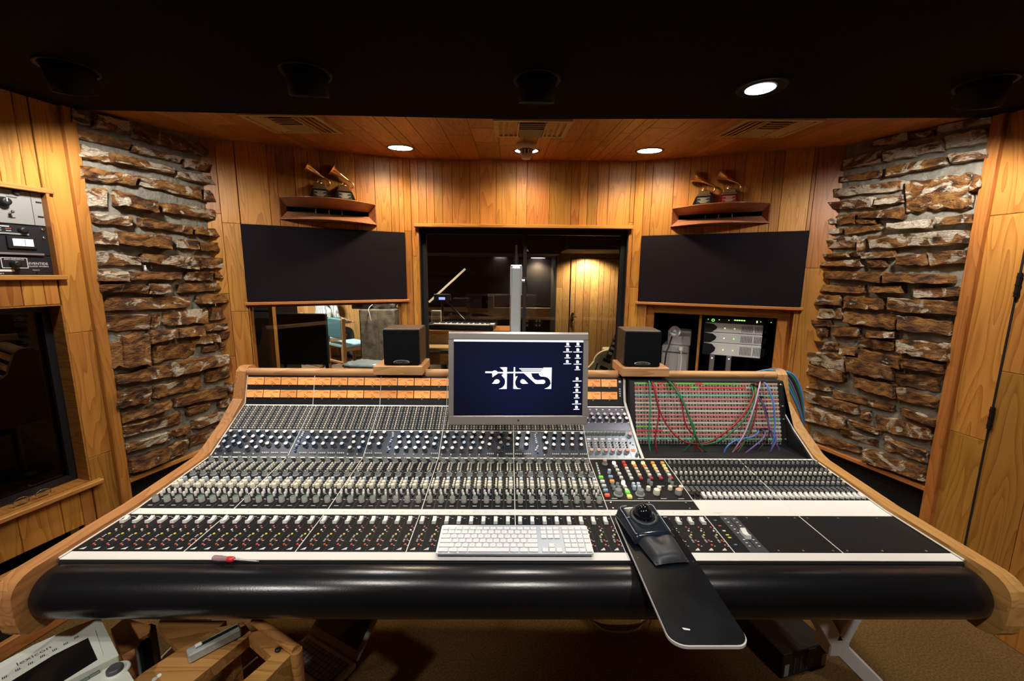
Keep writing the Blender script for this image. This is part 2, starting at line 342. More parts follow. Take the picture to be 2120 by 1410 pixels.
# --- stone walls
ZS = .525
def stone_wall(name, W, stones, pale_f):
    mb = MB(); n_u, n_z = 22, 60; z1 = 2.6; rnd = random.Random(3); g = []
    for j in range(n_z + 1):
        for i in range(n_u + 1): g.append((W.L * i / n_u, -rnd.uniform(-.004, .006), ZS + (z1 - ZS) * j / n_z))
    mb.add(g, [(j * (n_u + 1) + i, j * (n_u + 1) + i + 1, (j + 1) * (n_u + 1) + i + 1, (j + 1) * (n_u + 1) + i) for j in range(n_z) for i in range(n_u)], 0, True)
    mb.box((W.L / 2, .06, (ZS + z1) / 2), (W.L, .08, z1 - ZS))
    wall = mb.build(name, MORTAR, None, W.M(0, 0), kind='structure')
    for st in stones:
        (ox, oy, sc), q = st
        q = [v / sc for v in q]
        crn = [(q[0] + ox, q[1] + oy), (q[3] + ox, q[4] + oy), (q[3] + ox, q[5] + oy), (q[0] + ox, q[2] + oy)]   # tl tr br bl
        D = rnd.uniform(.020, .048)
        tl, tr, br, bl = [V(W.px(*c, D * .6)) for c in crn]
        cen = (tl + tr + br + bl) / 4; w_ = max((tr - tl).length, .02); h_ = max((tl - bl).length, .012)
        nu = max(4, min(9, int(w_ / .035) + 3)); nv = 5; vs_ = []; fs = []
        tilt = rnd.uniform(-.010, .012); tilt2 = rnd.uniform(-.010, .010)
        def at(s_, t_): a = tl.lerp(tr, s_); b = bl.lerp(br, s_); return b.lerp(a, t_)
        js = [0, .06, .35, .68, .94, 1][:nv + 1]
        is_ = [0, .035] + [k / (nu - 1) for k in range(1, nu - 1)] + [.965, 1]
        wob_t = [rnd.uniform(-.085, .065) for _ in is_]; wob_b = [rnd.uniform(-.075, .075) for _ in is_]
        for j, t_ in enumerate(js):
            for i, s_ in enumerate(is_):
                ss = s_ + (rnd.uniform(-.012, .012) if 0 < i < len(is_) - 1 else rnd.uniform(-.02, .02))
                tt = t_ + (wob_t[i] if t_ > .5 else wob_b[i]) * (1 if t_ in (0, 1, .06, .94) else .4)
                p = at(ss, tt); border = i in (0, len(is_) - 1) or j in (0, nv)
                if border: dep = -.012
                else: dep = D + rnd.uniform(-.0035, .004) + tilt * (t_ - .5) * 2 + tilt2 * (s_ - .5) * 2
                vs_.append((p.x - cen.x, -dep, p.y - cen.y))
        n_i = len(is_)
        for j in range(nv):
            for i in range(n_i - 1): fs.append((j * n_i + i, j * n_i + i + 1, (j + 1) * n_i + i + 1, (j + 1) * n_i + i))
        o = MB().add(vs_, fs).build('stone', STONE, wall, T3(cen.x, 0, cen.y))
        o.color = (pale_f(cen.y) + rnd.uniform(-.07, .07), rnd.random(), 0, 1)
    return wall
A1 = (0, 180, 2.711); A2 = (0, 600, 2.43)
LS = [(A1, q) for q in (
 (388,105,195,505,172,222),(522,148,232,728,193,270),(735,193,292,1165,335,398),(408,228,285,728,310,352),(738,330,365,1018,395,428),(424,308,395,612,368,430),
 (612,362,425,985,455,492),(1035,398,450,1160,425,478),(1162,428,480,1212,455,497),(437,438,520,765,500,556),(768,495,550,1128,565,638),(988,470,510,1240,505,562),
 (1138,568,640,1258,588,662),(465,560,672,598,565,682),(645,575,665,882,640,712),(912,645,705,1272,700,757),(518,702,765,738,730,783),(775,728,780,1085,785,835),
 (1095,780,830,1275,800,847),(515,805,890,660,815,893),(655,808,885,962,835,912),(988,850,905,1112,860,913),(1120,865,918,1308,880,940),(545,920,1008,788,955,1000),
 (800,935,985,1115,950,1030),(1090,945,1020,1315,960,1022),(540,1025,1088,720,1035,1097),(725,1035,1085,1015,1040,1080),(1045,1040,1088,1197,1035,1090),(1197,1037,1075,1348,1038,1078),
 (548,1105,1150,835,1110,1162),(835,1105,1165,952,1100,1165),(990,1105,1160,1368,1093,1135),(570,1178,1258,1075,1168,1240),(1110,1165,1220,1362,1150,1208),(580,1275,1375,842,1268,1370),
 (850,1272,1355,892,1270,1335),(912,1258,1345,1162,1235,1325),(1172,1235,1310,1365,1222,1302),(1000,1355,1408,1140,1335,1400),(1135,1330,1378,1348,1318,1348))]
LS += [(A2, q) for q in (
 (605,230,405,752,205,385),(750,205,280,890,193,240),(545,262,400,608,250,395),(765,275,375,985,258,335),(958,235,278,1063,220,270),(1066,222,265,1100,222,262),
 (1105,210,250,1232,195,232),(1102,262,302,1236,243,275),(1015,285,315,1097,275,308),(1140,305,335,1246,287,348),(568,430,480,868,365,440),(865,365,440,1150,318,375),
 (1030,410,472,1202,362,430),(582,515,605,757,485,568),(772,485,550,1018,425,500),(875,545,592,1137,480,540),(1147,465,518,1190,450,500),(600,635,678,858,553,600),
 (937,590,635,1052,570,600),(1100,560,595,1182,525,575),(610,690,742,917,608,675),(967,660,705,1162,598,640),(627,780,828,862,708,750),(877,705,738,952,683,725),
 (647,850,930,848,790,860),(845,790,855,945,742,815),(947,740,800,1080,695,745),(1080,690,720,1150,655,690),(1165,600,640,1215,575,620),(1195,440,500,1225,430,490))]
A3 = (1600, 180, 2.7115); A4 = (1600, 680, 1.931)
RS = [(A3, q) for q in (
 (930,220,255,1245,158,200),(785,265,298,912,242,272),(545,315,345,772,248,300),(965,270,355,1222,228,310),(795,340,385,960,300,360),(628,360,420,797,332,390),
 (392,410,470,622,345,430),(1000,378,432,1217,345,400),(630,445,510,985,388,435),(375,505,537,617,462,510),(338,570,625,735,520,580),(742,520,705,1120,470,690),
 (1115,480,600,1180,505,560),(305,650,690,572,612,680),(580,622,668,737,600,650),(475,705,735,742,672,745),(360,718,778,467,698,770),(290,745,770,360,735,768),
 (640,765,800,897,738,795),(927,732,780,1132,708,765),(466,745,768,582,748,770),(295,795,828,392,790,825),(408,790,830,607,768,805),(527,830,910,1088,800,885),
 (285,850,905,472,835,912),(477,860,928,527,845,905),(280,935,958,437,932,955),(442,930,952,492,928,950),(500,928,965,692,920,960),(700,950,1005,880,925,1005),
 (875,930,1005,1088,912,990),(265,985,1005,497,963,1010),(530,972,1018,637,975,1015),(287,1030,1075,620,1035,1100),(612,1040,1100,1015,1055,1105),(247,1105,1150,527,1105,1162),
 (545,1120,1155,737,1112,1160),(790,1130,1185,1057,1118,1180),(232,1165,1220,377,1165,1230),(392,1165,1245,627,1185,1255),(640,1180,1260,1045,1205,1285),(187,1240,1295,397,1240,1305),
 (400,1258,1325,706,1275,1370),(703,1280,1365,1015,1310,1400),(175,1300,1340,322,1310,1348),(170,1345,1395,312,1355,1405),(327,1340,1400,492,1345,1408),(525,1365,1405,690,1375,1412))]
RS += [(A4, q) for q in (
 (485,40,95,720,60,138),(345,35,75,482,50,92),(120,40,78,262,55,95),(270,65,105,337,75,112),(105,88,132,298,105,180),(296,108,175,487,150,215),(342,80,125,518,115,165),
 (516,115,160,692,145,185),(107,135,178,285,170,220),(490,172,225,672,195,262),(318,190,235,498,225,285),(496,230,285,662,280,320),(97,200,228,237,232,252),(102,235,285,342,310,350),
 (240,242,275,488,310,335),(507,312,345,655,365,397),(355,325,362,392,325,368),(405,340,405,642,400,450),(115,300,365,292,350,408),(305,362,380,430,405,425),
 (272,390,430,422,445,478),(445,428,485,622,490,542),(160,410,450,357,475,502),(362,475,530,612,565,615))]
stone_wall('wall_left', WTL, LS, lambda z: .02 + .09 * max(0, min(1, (z - 1.3) / .9)))
stone_wall('wall_right', WTR, RS, lambda z: .02 + .10 * max(0, min(1, (z - 1.3) / .9)))
for k, W in ((1, WTL), (2, WTR)):              # ledge under the stones and the dark recess below it
    MB().cbox((W.L / 2, .0, ZS - .012), (W.L, .05, .024), .003).build('trim_%d' % k, W_TRIM, None, W.M(0, 0), kind='structure')
MB().box((WTL.L / 2, .06, ZS / 2 - .012), (WTL.L, .02, ZS - .026)).build('wall_left_base', BLACKM, None, WTL.M(0, 0), kind='structure')
MB().box((WTR.L / 2, .06, ZS / 2 - .012), (WTR.L, .02, ZS - .026)).build('wall_right_base', BLACKM, None, WTR.M(0, 0), kind='structure')

# --- side walls
rk = (WL.px(0, 480)[0] - .25, WL.px(107, 500)[0], WL.px(110, 569)[1], WL.px(85, 399)[1])
wl_ = (WL.px(0, 800)[0] - .35, WL.px(160, 820)[0], WL.px(187, 997)[1], WL.px(123, 630)[1])
lowc = (WL.px(0, 1160)[0] - .2, WL.px(178, 1100)[0], .065, WL.px(178, 1085)[1])
print('rk', rk, 'wl', wl_, 'low', lowc, WL.L)
wleft = backing('wall_side_left', WL, 0, 2.6, [rk, wl_, lowc], BACK); planks(WL, 0, ZTOP, [rk, wl_, lowc], wleft, .09, .16, (.5, 1.1), breaks=(WL.px(158, 820)[0],))
wright = backing('wall_side_right', WR, 0, 2.6, [], BACK)
seam = WR.px(2053, 860)[0]
planks(WR, 0, ZTOP, [], wright, .10, .17, (.5, 1.2), breaks=(seam,))
wback = backing('wall_back', WB, 0, 2.6, [], W_Z)
for k, (W, u) in ((3, (WL, WL.L - .022)), (4, (WR, .022))):
    MB().cbox((u, -.012, 1.15), (.045, .03, 2.4), .004).build('trim_%d' % k, W_TRIMZ, None, W.M(0, 0), kind='structure')

# --- plank ceiling above the window wall
cw = MB().prism([(-1.92, 1.93), (2.12, 1.88), (1.95, 2.49), (.90, 3.03), (-.70, 3.03), (-1.76, 2.49)], 0, .02)
cw.v = [(x, y, z + ceil_z(y) + .013) for x, y, z in cw.v]
cw = cw.build('ceiling_front', BACK, kind='structure')
def far_y(x):
    for W in (WTL, WSL, WC, WSR, WTR):
        a, b = (W.a, W.b)
        if min(a.x, b.x) <= x <= max(a.x, b.x) and abs(b.x - a.x) > .01: return a.y + (b.y - a.y) * (x - a.x) / (b.x - a.x)
    return 2.0
x = -1.90; tiltm = math.atan(.075)
while x < 2.08:
    w_ = random.choice((.055, .075, .095, .12, .14)); x1 = min(x + w_, 2.10)
    y1 = max(far_y(x), far_y(x1), far_y((x + x1) / 2)) + .015; ys = [1.925]
    while y1 - ys[-1] > .75: ys.append(ys[-1] + random.uniform(.22, .7))
    ys.append(y1)
    for a, b in zip(ys[:-1], ys[1:]):
        if b - a < .02: continue
        MB().cbox((0, 0, 0), (x1 - x - .0018, b - a - .0016, .012), .0016).build('plank', W_CEIL, cw, T3((x + x1) / 2, (a + b) / 2, ceil_z((a + b) / 2) + .006) @ Matrix.Rotation(tiltm, 4, 'X'))
    x = x1

# ================================================================== ceiling fittings
CN = V((0, -.075, 1))
def onceil(x, y): return onplane(x, y, (0, 3, 2.33), CN)
def downlight(x, y, label, lit=True):
    p = onceil(x, y); M = Matrix.Translation(p) @ Matrix.Rotation(tiltm, 4, 'X')
    t = thing('recessed_downlight', label, 'ceiling light', M, 'lit downlights in the plank ceiling')
    MB().lathe([(.072, .004), (.072, -.003), (.083, -.004), (.085, 0), (.085, .004)], 28, cap0=False, cap1=False).build('trim_ring', DKGREY, t)
    MB().lathe([(.0, -.0012), (.05, -.0016), (.072, -.001)], 28, cap0=False, cap1=False).build('lens', GLOW, t)
    return p
DLP = []
for x, y, w in ((829, 306, 'left of the smoke detector'), (1090, 312, 'right behind the smoke detector'), (1345, 312, 'right of the smoke detector')):
    DLP.append(downlight(x, y, 'round lit downlight in plank ceiling ' + w))
for k, p in enumerate(DLP):
    spot(p - V((0, 0, .012)), (p.x + (-.12, 0, .12)[k], p.y + .10, 0), (46, 30, 46)[k], 156, .8, WARM, .07)

DRUM = mat('lamp_drum_black', (.004, .004, .0045), .6, spec=.25)
def eyeball(x, y, aim, label, power, ang, lit=False, col=NEUT, r=.072):
    p = onz(x, y, ZD); t = thing('eyeball_spotlight', label, 'ceiling light', p, 'spotlights in the dark ceiling')
    MB().lathe([(r, .01), (r, -.004), (r + .012, -.006), (r + .014, 0), (r + .014, .01)], 28, cap0=False, cap1=False).build('trim_ring', DRUM, t)
    d = (V(aim) - p).normalized()
    if lit:
        MB().lathe([(r * .70, -.0035), (r, -.003)], 28, cap0=False, cap1=False).build('baffle', DRUM, t); MB().lathe([(.0, -.003), (r * .70, -.0034)], 28, cap0=False, cap1=False).build('lens', GLOW, t, T3(0, r * .12, -.0005))
        spot(p - V((0, 0, .015)), aim, power, ang, .5, col, .05)
    else:
        Q = d.to_track_quat('Z', 'Y').to_matrix().to_4x4()
        MB().lathe([(r * .55, -.03), (r * .85, -.02), (r * .93, .0), (r * .92, .070), (r * .88, .074), (r * .80, .070), (r * .70, .012)], 24, cap1=False, M=Q).build('drum', DRUM, t)
        MB().lathe([(.0, .012), (r * .70, .013)], 24, M=Q, cap0=False, cap1=False).build('lens', GLOW, t)
        spot(p + d * .078, aim, power, ang, .5, col, .05)
eyeball(140, 140, (-1.78, 2.25, .85), 'black eyeball spotlight in dark ceiling, far left', 33, 130)
eyeball(633, 150, (-.75, 2.0, .9), 'black eyeball spotlight in dark ceiling, second from left', 22, 115)
eyeball(1112, 165, (.1, 2.0, .9), 'black eyeball spotlight in dark ceiling above the monitor', 22, 115)
eyeball(1577, 180, (1.0, 1.55, .5), 'lit spotlight in dark ceiling, the only glowing one', 22, 110, True)
eyeball(2040, 172, (1.95, 2.25, .85), 'black eyeball spotlight in dark ceiling, far right', 33, 130)

p = onceil(1090, 299); t = thing('smoke_detector', 'cream round smoke detector hanging from plank ceiling', 'smoke detector', p)
MB().lathe([(.058, .002), (.060, -.010), (.056, -.024), (.046, -.030)], 28).build('base_plate', CREAMP, t, RX(180) @ Matrix.Scale(-1, 4, (0, 0, 1)))
body = MB().lathe([(.040, -.028), (.041, -.034)], 24).build('collar', DKGREY, t)
for k in range(10):
    a = 2 * math.pi * k / 10; MB().box((0, 0, 0), (.012, .006, .022)).build('vent_rib', CREAMP, t, RZ(math.degrees(a)) @ T3(.034, 0, -.045) @ RZ(90))
MB().lathe([(.026, -.032), (.026, -.056)], 20).build('chamber', BLACKM, t)
MB().lathe([(.0, -.082), (.022, -.080), (.030, -.072), (.034, -.056), (.030, -.054)], 24, cap1=False).build('cap', CREAMP, t)

def vent(cx, cy, label, w=.38, d=.32, rz=0):
    p = onceil(cx, cy); t = thing('air_vent', label, 'vent', Matrix.Translation(p) @ Matrix.Rotation(tiltm, 4, 'X') @ RZ(rz), 'ceiling vents')
    f = MB()
    for sx in (-1, 1): f.box((sx * (w / 2 - .011), 0, -.003), (.022, d, .008))
    for sy in (-1, 1): f.box((0, sy * (d / 2 - .011), -.003), (w - .044, .022, .008))
    f.build('frame', BRASSB, t)
    MB().box((0, 0, .004), (w - .04, d - .04, .004)).build('duct_opening', BLACKM, t)
    for sx in (-1, 1):
        for k in range(3): MB().box((0, 0, 0), (.014, d - .05, .003)).build('slat', BRASSB, t, T3(sx * (w * .5 - .045 - .027 * k), 0, -.005) @ RY(sx * 38))
        MB().box((sx * (w * .5 - .118), 0, -.006), (.006, d - .044, .010)).build('bar', BRASSB, t)
    for k in range(8): MB().box((0, 0, 0), (w - .25, .022, .003)).build('slat', BRASSB, t, T3(0, -d * .5 + .042 + k * (d - .08) / 7, -.006) @ RX(38 if k < 4 else -38))
vent(608, 256, 'square brass-coloured air vent above left speaker horn', .36, .32)
vent(1100, 266, 'brass-coloured air vent in the ceiling centre above smoke detector', .37, .31)
vent(1585, 265, 'square brass-coloured air vent above right speaker horn', .36, .32)

# ================================================================== front wall fittings
def glass_mat(name, tint=(1, 1, 1), refl=1.5):
    m = bpy.data.materials.new(name); m.use_nodes = True; nt = m.node_tree; nt.nodes.clear(); N = nt.nodes.new; Lk = nt.links.new
    o = N('ShaderNodeOutputMaterial'); mx = N('ShaderNodeMixShader'); tr = N('ShaderNodeBsdfTransparent'); gl = N('ShaderNodeBsdfGlossy'); fr = N('ShaderNodeFresnel')
    tr.inputs['Color'].default_value = (*tint, 1); gl.inputs['Roughness'].default_value = .01; fr.inputs['IOR'].default_value = refl
    Lk(fr.outputs[0], mx.inputs[0]); Lk(tr.outputs[0], mx.inputs[1]); Lk(gl.outputs[0], mx.inputs[2]); Lk(mx.outputs[0], o.inputs[0]); return m
GLASS = glass_mat('window_glass', (.93, .95, .95), 1.6)
FRAME = mat('window_frame_black', (.012, .012, .014), .4)

def window(name, W, op, depth, fw, mull=(), glass=GLASS, fmat=FRAME, jamb=W_Y):
    u0, u1, z0, z1 = op; w_ = link(name, None, None, W.M(0, 0), kind='structure')
    j = MB()                                            # reveal
    j.box(((u0 + u1) / 2, depth / 2, z1 - .003), (u1 - u0, depth, .006)); j.box(((u0 + u1) / 2, depth / 2, z0 + .003), (u1 - u0, depth, .006))
    j.box((u0 + .003, depth / 2, (z0 + z1) / 2), (.006, depth, z1 - z0)); j.box((u1 - .003, depth / 2, (z0 + z1) / 2), (.006, depth, z1 - z0))
    j.build('window_reveal', jamb, w_)
    f = MB(); y = depth
    f.box(((u0 + u1) / 2, y, z1 - fw / 2 - .006), (u1 - u0 - .012, .03, fw)); f.box(((u0 + u1) / 2, y, z0 + fw / 2 + .006), (u1 - u0 - .012, .03, fw))
    for s_, u in ((1, u0), (-1, u1)): f.box((u + s_ * (fw / 2 + .006), y, (z0 + z1) / 2), (fw, .03, z1 - z0 - .012 - 2 * fw))
    for u in mull: f.box((u, y, (z0 + z1) / 2), (fw * .75, .034, z1 - z0 - .012 - 2 * fw))
    f.build('window_frame', fmat, w_)
    us = [u0 + fw, *mull, u1 - fw]
    for a, b in zip(us[:-1], us[1:]): MB().box(((a + b) / 2, y + .004, (z0 + z1) / 2), (b - a, .005, z1 - z0 - 2 * fw)).build('pane', glass, w_)
    return w_
w1 = window('window_1', WC, win, .06, .032, (WC.px(1086, 600, -.06)[0],), jamb=FRAME)
MB().cbox(((win[0] + win[1]) / 2 - .004, -.022, win[3] + .012), (win[1] - win[0] + .05, .05, .024), .003).build('trim_5', W_TRIM, None, WC.M(0, 0), kind='structure')
for k, u in ((6, win[0] - .010), (7, win[1] + .010)):
    MB().cbox((u, -.006, (win[2] + win[3]) / 2), (.020, .022, win[3] - win[2]), .003).build('trim_%d' % k, W_TRIMZ, None, WC.M(0, 0), kind='structure')
# small letter A stuck on the pane
um, zm = WC.px(1092, 519, -.06)
text_mb('A', .026).build('pane_letter', WHITEP, w1, T3(um, .054, zm) @ RX(90))

for W, g, side in ((WSL, GL, 'left'), (WSR, GR, 'right')):
    t = thing('speaker_grille', 'black cloth speaker grille under the %s wooden horn' % side, 'speaker grille', W.M((g[0] + g[1]) / 2, g[2]), 'cloth speaker grilles')
    MB().cbox((0, -.002, (g[3] - g[2]) / 2), (g[1] - g[0], .03, g[3] - g[2]), .004).build('cloth_panel', FABRIC, t)
    MB().box((0, .008, (g[3] - g[2]) / 2), (g[1] - g[0] - .03, .012, g[3] - g[2] - .03)).build('backing_board', BLACKM, t)
for k, (W, g) in ((8, (WSL, GL)), (9, (WSR, GR))):
    MB().cbox(((g[0] + g[1]) / 2, -.012, g[2] - .010), (g[1] - g[0] + .03, .032, .019), .003).build('trim_%d' % k, W_TRIM, None, W.M(0, 0), kind='structure')

def horn(W, h, label):
    u0, u1, z0, z1 = h; w_ = u1 - u0; H = z1 - z0; t = thing('speaker_horn', label, 'speaker horn', W.M((u0 + u1) / 2, z0), 'wooden speaker horns')
    n = 20; bow = .13; th = .014
    def edge(s_, inset=0): x = -w_ / 2 + w_ * s_; return x, -.012 - bow * (1 - (2 * s_ - 1) ** 2) + inset
    def lip(zf, zt, up):
        mb = MB(); rows = []
        for i in range(n + 1):
            s_ = i / n; x, y = edge(s_)
            xt = x * .86
            rows.append([(x, .05, zf), (x, y, zf), (x, y, zf - up * .004), (xt, .045, zt), (x, .06, zt + up * .002)])
        for i in range(n):
            a, b = rows[i], rows[i + 1]
            for j in range(3):
                q = [a[j], b[j], b[j + 1], a[j + 1]]; mb.add(q if up > 0 else q[::-1], [(0, 1, 2, 3)], 0, j == 2)
        return mb
    lip(H, H * .66, 1).build('upper_lip', W_HORN, t); lip(0, H * .42, -1).build('lower_lip', W_HORN, t)
    for sx in (-1, 1):
        x0 = sx * w_ / 2
        q = [(x0, -.013, 0), (x0, -.013, H), (x0 * .86, .045, H * .66), (x0 * .86, .045, H * .42)]
        MB().add(q if sx < 0 else q[::-1], [(0, 1, 2, 3)]).box((x0 * .998, .02, H / 2), (.008, .06, H)).build('side_cheek', W_HORN, t)
    MB().box((0, .125, H * .54), (w_ * .88, .02, H * .34)).box((0, .085, H * .70), (w_ * .86, .08, .006)).box((0, .085, H * .38), (w_ * .86, .08, .006)).build('throat', BLACKM, t)
    for k in (-1, 0, 1): MB().box((k * w_ * .14, .09, H * .54), (.005, .06, H * .24)).build('vane', W_HORN, t)
horn(WSL, HL, 'curved wooden speaker horn above left grille carrying two trophies')
horn(WSR, HR, 'curved wooden speaker horn above right grille carrying two trophies')

GOLD = mat('gold', (.9, .56, .27), .26, metal=1); GOLDB = mat('gold_dark', (.42, .30, .16), .35, metal=.9); RED_L = mat('red_lacquer', (.09, .008, .01), .2); BLK_L = mat('black_lacquer', (.008, .008, .008), .12)
PLQ = mat('plaque_black', (.02, .02, .018), .3); PLQ_R = mat('plaque_red', (.16, .02, .02), .3); PRINT = mat('engraving', (.55, .52, .42), .4, metal=.5)
def trophy(W, h, px, label, base, plq, box):
    u, _ = W.px(px, 410, .035); M = W.M(u, h[3] + .0005, .030)
    t = thing('gramophone_trophy', label, 'trophy', M @ Matrix.Scale(.98, 4), 'gramophone trophies on the horns')
    MB().add([(-.066, -.05, 0), (.066, -.05, 0), (.066, .045, 0), (-.066, .045, 0), (-.046, -.034, .058), (.046, -.034, .058), (.046, .03, .058), (-.046, .03, .058)],
             [(3, 2, 1, 0), (4, 5, 6, 7), (0, 1, 5, 4), (1, 2, 6, 5), (2, 3, 7, 6), (3, 0, 4, 7)]).build('plinth', base, t)
    P = T3(0, -.0430, .029) @ RX(74.5)
    pl = MB().box((0, 0, .0), (.082, .044, .003)).build('plaque', plq, t, P)
    mb = MB()
    for k, w_ in enumerate((.068, .04, .03, .068, .05, .036)): mb.box((0, .016 - k * .0063, .0018), (w_, .0026, .0004))
    mb.build('engraved_lines', PRINT, pl)
    MB().cbox((0, 0, .064), (.088, .062, .012), .003).cbox((0, 0, .0825), (.072, .05, .026), .003).build('gramophone_box', box, t)
    MB().lathe([(.024, 0), (.024, .004)], 18).cyl((-.012, 0, .004), (-.012, 0, .012), .004, n=8).build('turntable', GOLD, t, T3(0, 0, .0955))
    pts = smooth_pts([(.040, 0, .086), (.056, 0, .090), (.062, 0, .108), (.050, 0, .126), (.026, 0, .138)], 4)
    MB().tube(pts, .0052, 8).build('tone_tube', GOLD, t)
    d = V((-.86, -.10, .50)).normalized(); Q = Matrix.Translation((.028, 0, .137)) @ d.to_track_quat('Z', 'Y').to_matrix().to_4x4()
    MB().lathe([(.005, 0), (.009, .025), (.015, .055), (.023, .085), (.034, .103), (.047, .113), (.0455, .1115), (.031, .098), (.013, .050), (.003, .03)], 18, cap0=False, cap1=False, M=Q).build('horn_bell', GOLD, t)
    MB().sphere((-.006, 0, .112), .006, 8, 6).cyl((-.006, 0, .096), (-.006, 0, .112), .003, n=6).build('sound_box', GOLD, t)
trophy(WSL, HL, 663, 'leftmost golden gramophone trophy on the left wooden horn', BLK_L, PLQ, GOLDB)
trophy(WSL, HL, 713, 'golden gramophone trophy with bright box, right one on left horn', BLK_L, PLQ, GOLD)
trophy(WSR, HR, 1457, 'black-based gramophone trophy on the right wooden horn', BLK_L, PLQ, GOLDB)
trophy(WSR, HR, 1509, 'gramophone trophy with dark red base on right horn', RED_L, PLQ_R, GOLDB)

# ================================================================== left wall: rack, window, low opening
RKG = mat('rack_grey_face', (.33, .33, .31), .4, metal=.2); RKB = mat('rack_black_face', (.014, .013, .016), .45); PAPER = mat('pale_print', (.75, .74, .70), .6)
MB().box(((rk[0] + rk[1]) / 2, .16, (rk[2] + rk[3]) / 2), (rk[1] - rk[0] + .04, .02, rk[3] - rk[2] + .04)).build('wall_side_left_niche', BLACKM, None, WL.M(0, 0), kind='structure')
for k, (c, d) in enumerate((((rk[0] + rk[1]) / 2, rk[3] + .009), ((rk[0] + rk[1]) / 2, rk[2] - .011))):
    MB().cbox((c, -.006, d), (rk[1] - rk[0] + .05, .024, .020), .002).build('trim_%d' % (10 + k), W_TRIM, None, WL.M(0, 0), kind='structure')
MB().box((rk[1] + .004, .01, (rk[2] + rk[3]) / 2), (.010, .05, rk[3] - rk[2])).build('trim_12', W_TRIMZ, None, WL.M(0, 0), kind='structure')
RH = rk[3] - rk[2]; RW = rk[1] - rk[0] - .004
def rack_unit(f0, f1, label, m, setback=.015):
    t = thing('rack_unit', label, 'rack unit', WL.M(rk[0] + .002, rk[2] + RH * f0, -setback), 'units in the left wall rack')
    h = RH * (f1 - f0) - .002
    MB().cbox((RW / 2, .05, h / 2), (RW, .1, h), .0015).build('chassis', m, t); return t, h
def rk_knob(t, u, z, r, m=BLACK, L=.022, n=16): return MB().lathe([(r * 1.15, 0), (r * 1.1, .004), (r, .006), (r * .85, L), (r * .5, L + .001)], n).build('knob', m, t, T3(u, -.0, z) @ RX(90))
t, h = rack_unit(.60, 1.0, 'grey faced rack unit with black pointer knob, top of rack', RKG)
MB().box((RW - .034, -.0012, h / 2), (.0012, .002, h)).build('flange_line', DKGREY, t)
for z in (.28, .72): MB().cbox((RW - .012, -.001, h * z), (.018, .003, .006), .001).build('mount_slot', BLACKM, t)
k = rk_knob(t, RW - .115, h * .62, .017); MB().box((0, .008, .0235), (.003, .016, .002)).build('pointer', WHITEP, k)
k = rk_knob(t, RW - .20, h * .50, .024); rk_knob(t, RW - .075, h * .93, .010, DKGREY, .01)
MB().cyl((0, 0, 0), (0, -.016, .004), .0045).sphere((0, -.018, .0045), .006, 8, 6).build('toggle_switch', CHROME, t, T3(RW - .103, 0, h * .30))
mb = MB()
for i in range(11):
    a = math.radians(-30 + i * 24); mb.box((RW - .20 + .036 * math.cos(a), -.0012, h * .5 + .036 * math.sin(a)), (.005, .001, .006))
mb.box((RW - .12, -.0012, h * .86), (.05, .001, .003)).box((RW - .09, -.0012, h * .78), (.03, .001, .003)).box((RW - .10, -.0012, h * .18), (.022, .001, .003)).build('dial_print', DKGREY, t)
t, h = rack_unit(.235, .595, 'black rack unit with white meter and chrome knobs, middle of rack', RKB)
MB().cbox((RW - .085, -.003, h * .42), (.085, .010, h * .42), .002).build('meter_bezel', BLACK, t)
mf = MB().box((RW - .083, -.009, h * .42), (.060, .002, h * .24)).build('meter_face', mat('meter_white_lit', (.8, .82, .84), .5, emit=(.9, .95, 1), es=.25), t)
MB().box((RW - .078, -.0105, h * .42), (.001, .001, h * .2)).build('needle', BLACK, mf)
MB().box((RW * .5, -.004, .005), (RW - .05, .010, .008)).build('lower_rail', ALU, t); MB().box((RW * .5 - .03, -.002, h * .70), (RW - .06, .006, .006)).build('upper_rail', GREYP, t)
for z in (.5, .3): rk_knob(t, RW - .17, h * (z + .12), .014, CHROME, .018)
for z in (.62, .90): MB().lathe([(.006, 0), (.006, .003), (.003, .004)], 10).build('mount_screw', CHROME, t, T3(RW - .014, 0, h * z) @ RX(90))
mb = MB(); mb.box((RW - .15, -.0014, h * .93), (.075, .001, .004))
for i in range(3): mb.box((RW - .17 + i * .027, -.0014, h * .86), (.014, .001, .002)).box((RW - .17 + i * .027, -.0014, h * .79), (.014, .001, .002))
mb.build('panel_print', PAPER, t); MB().box((RW - .115, -.0016, h * .86), (.014, .001, .003)).build('warning_print', mat('red_print', (.5, .08, .03), .5), t)
rk_knob(t, RW - .075, h * .83, .014, BLACK, .014)
t, h = rack_unit(.0, .232, 'black rack unit with white framed controls at bottom of rack', RKB)
def frame_print(mb, u0, u1, z0, z1, w_=.0022):
    for c, d in (((u0 + u1) / 2, z0), ((u0 + u1) / 2, z1)): mb.box((c, -.0014, d), (u1 - u0, .001, w_))
    for c in (u0, u1): mb.box((c, -.0014, (z0 + z1) / 2), (w_, .001, z1 - z0))
mb = MB(); frame_print(mb, RW - .152, RW - .078, h * .36, h * .88); frame_print(mb, RW - .25, RW - .172, h * .36, h * .88); mb.box((RW - .20, -.0016, h * .22), (.16, .001, .008))
text_mb('ANTI-FEEDBACK', .0078, mb, 0, T3(RW - .115, -.0016, h * .80) @ RX(90)); text_mb('EVENTIDE', .0135, mb, 0, T3(RW - .045, -.0016, h * .60) @ RX(90)); text_mb('CLOCK WORKS', .0085, mb, 0, T3(RW - .045, -.0016, h * .45) @ RX(90))
text_mb('INPUT CONTROL SELECT', .007, mb, 0, T3(RW - .19, -.0016, h * .06) @ RX(90)); text_mb('POWER', .006, mb, 0, T3(RW - .055, -.0016, h * .25) @ RX(90))
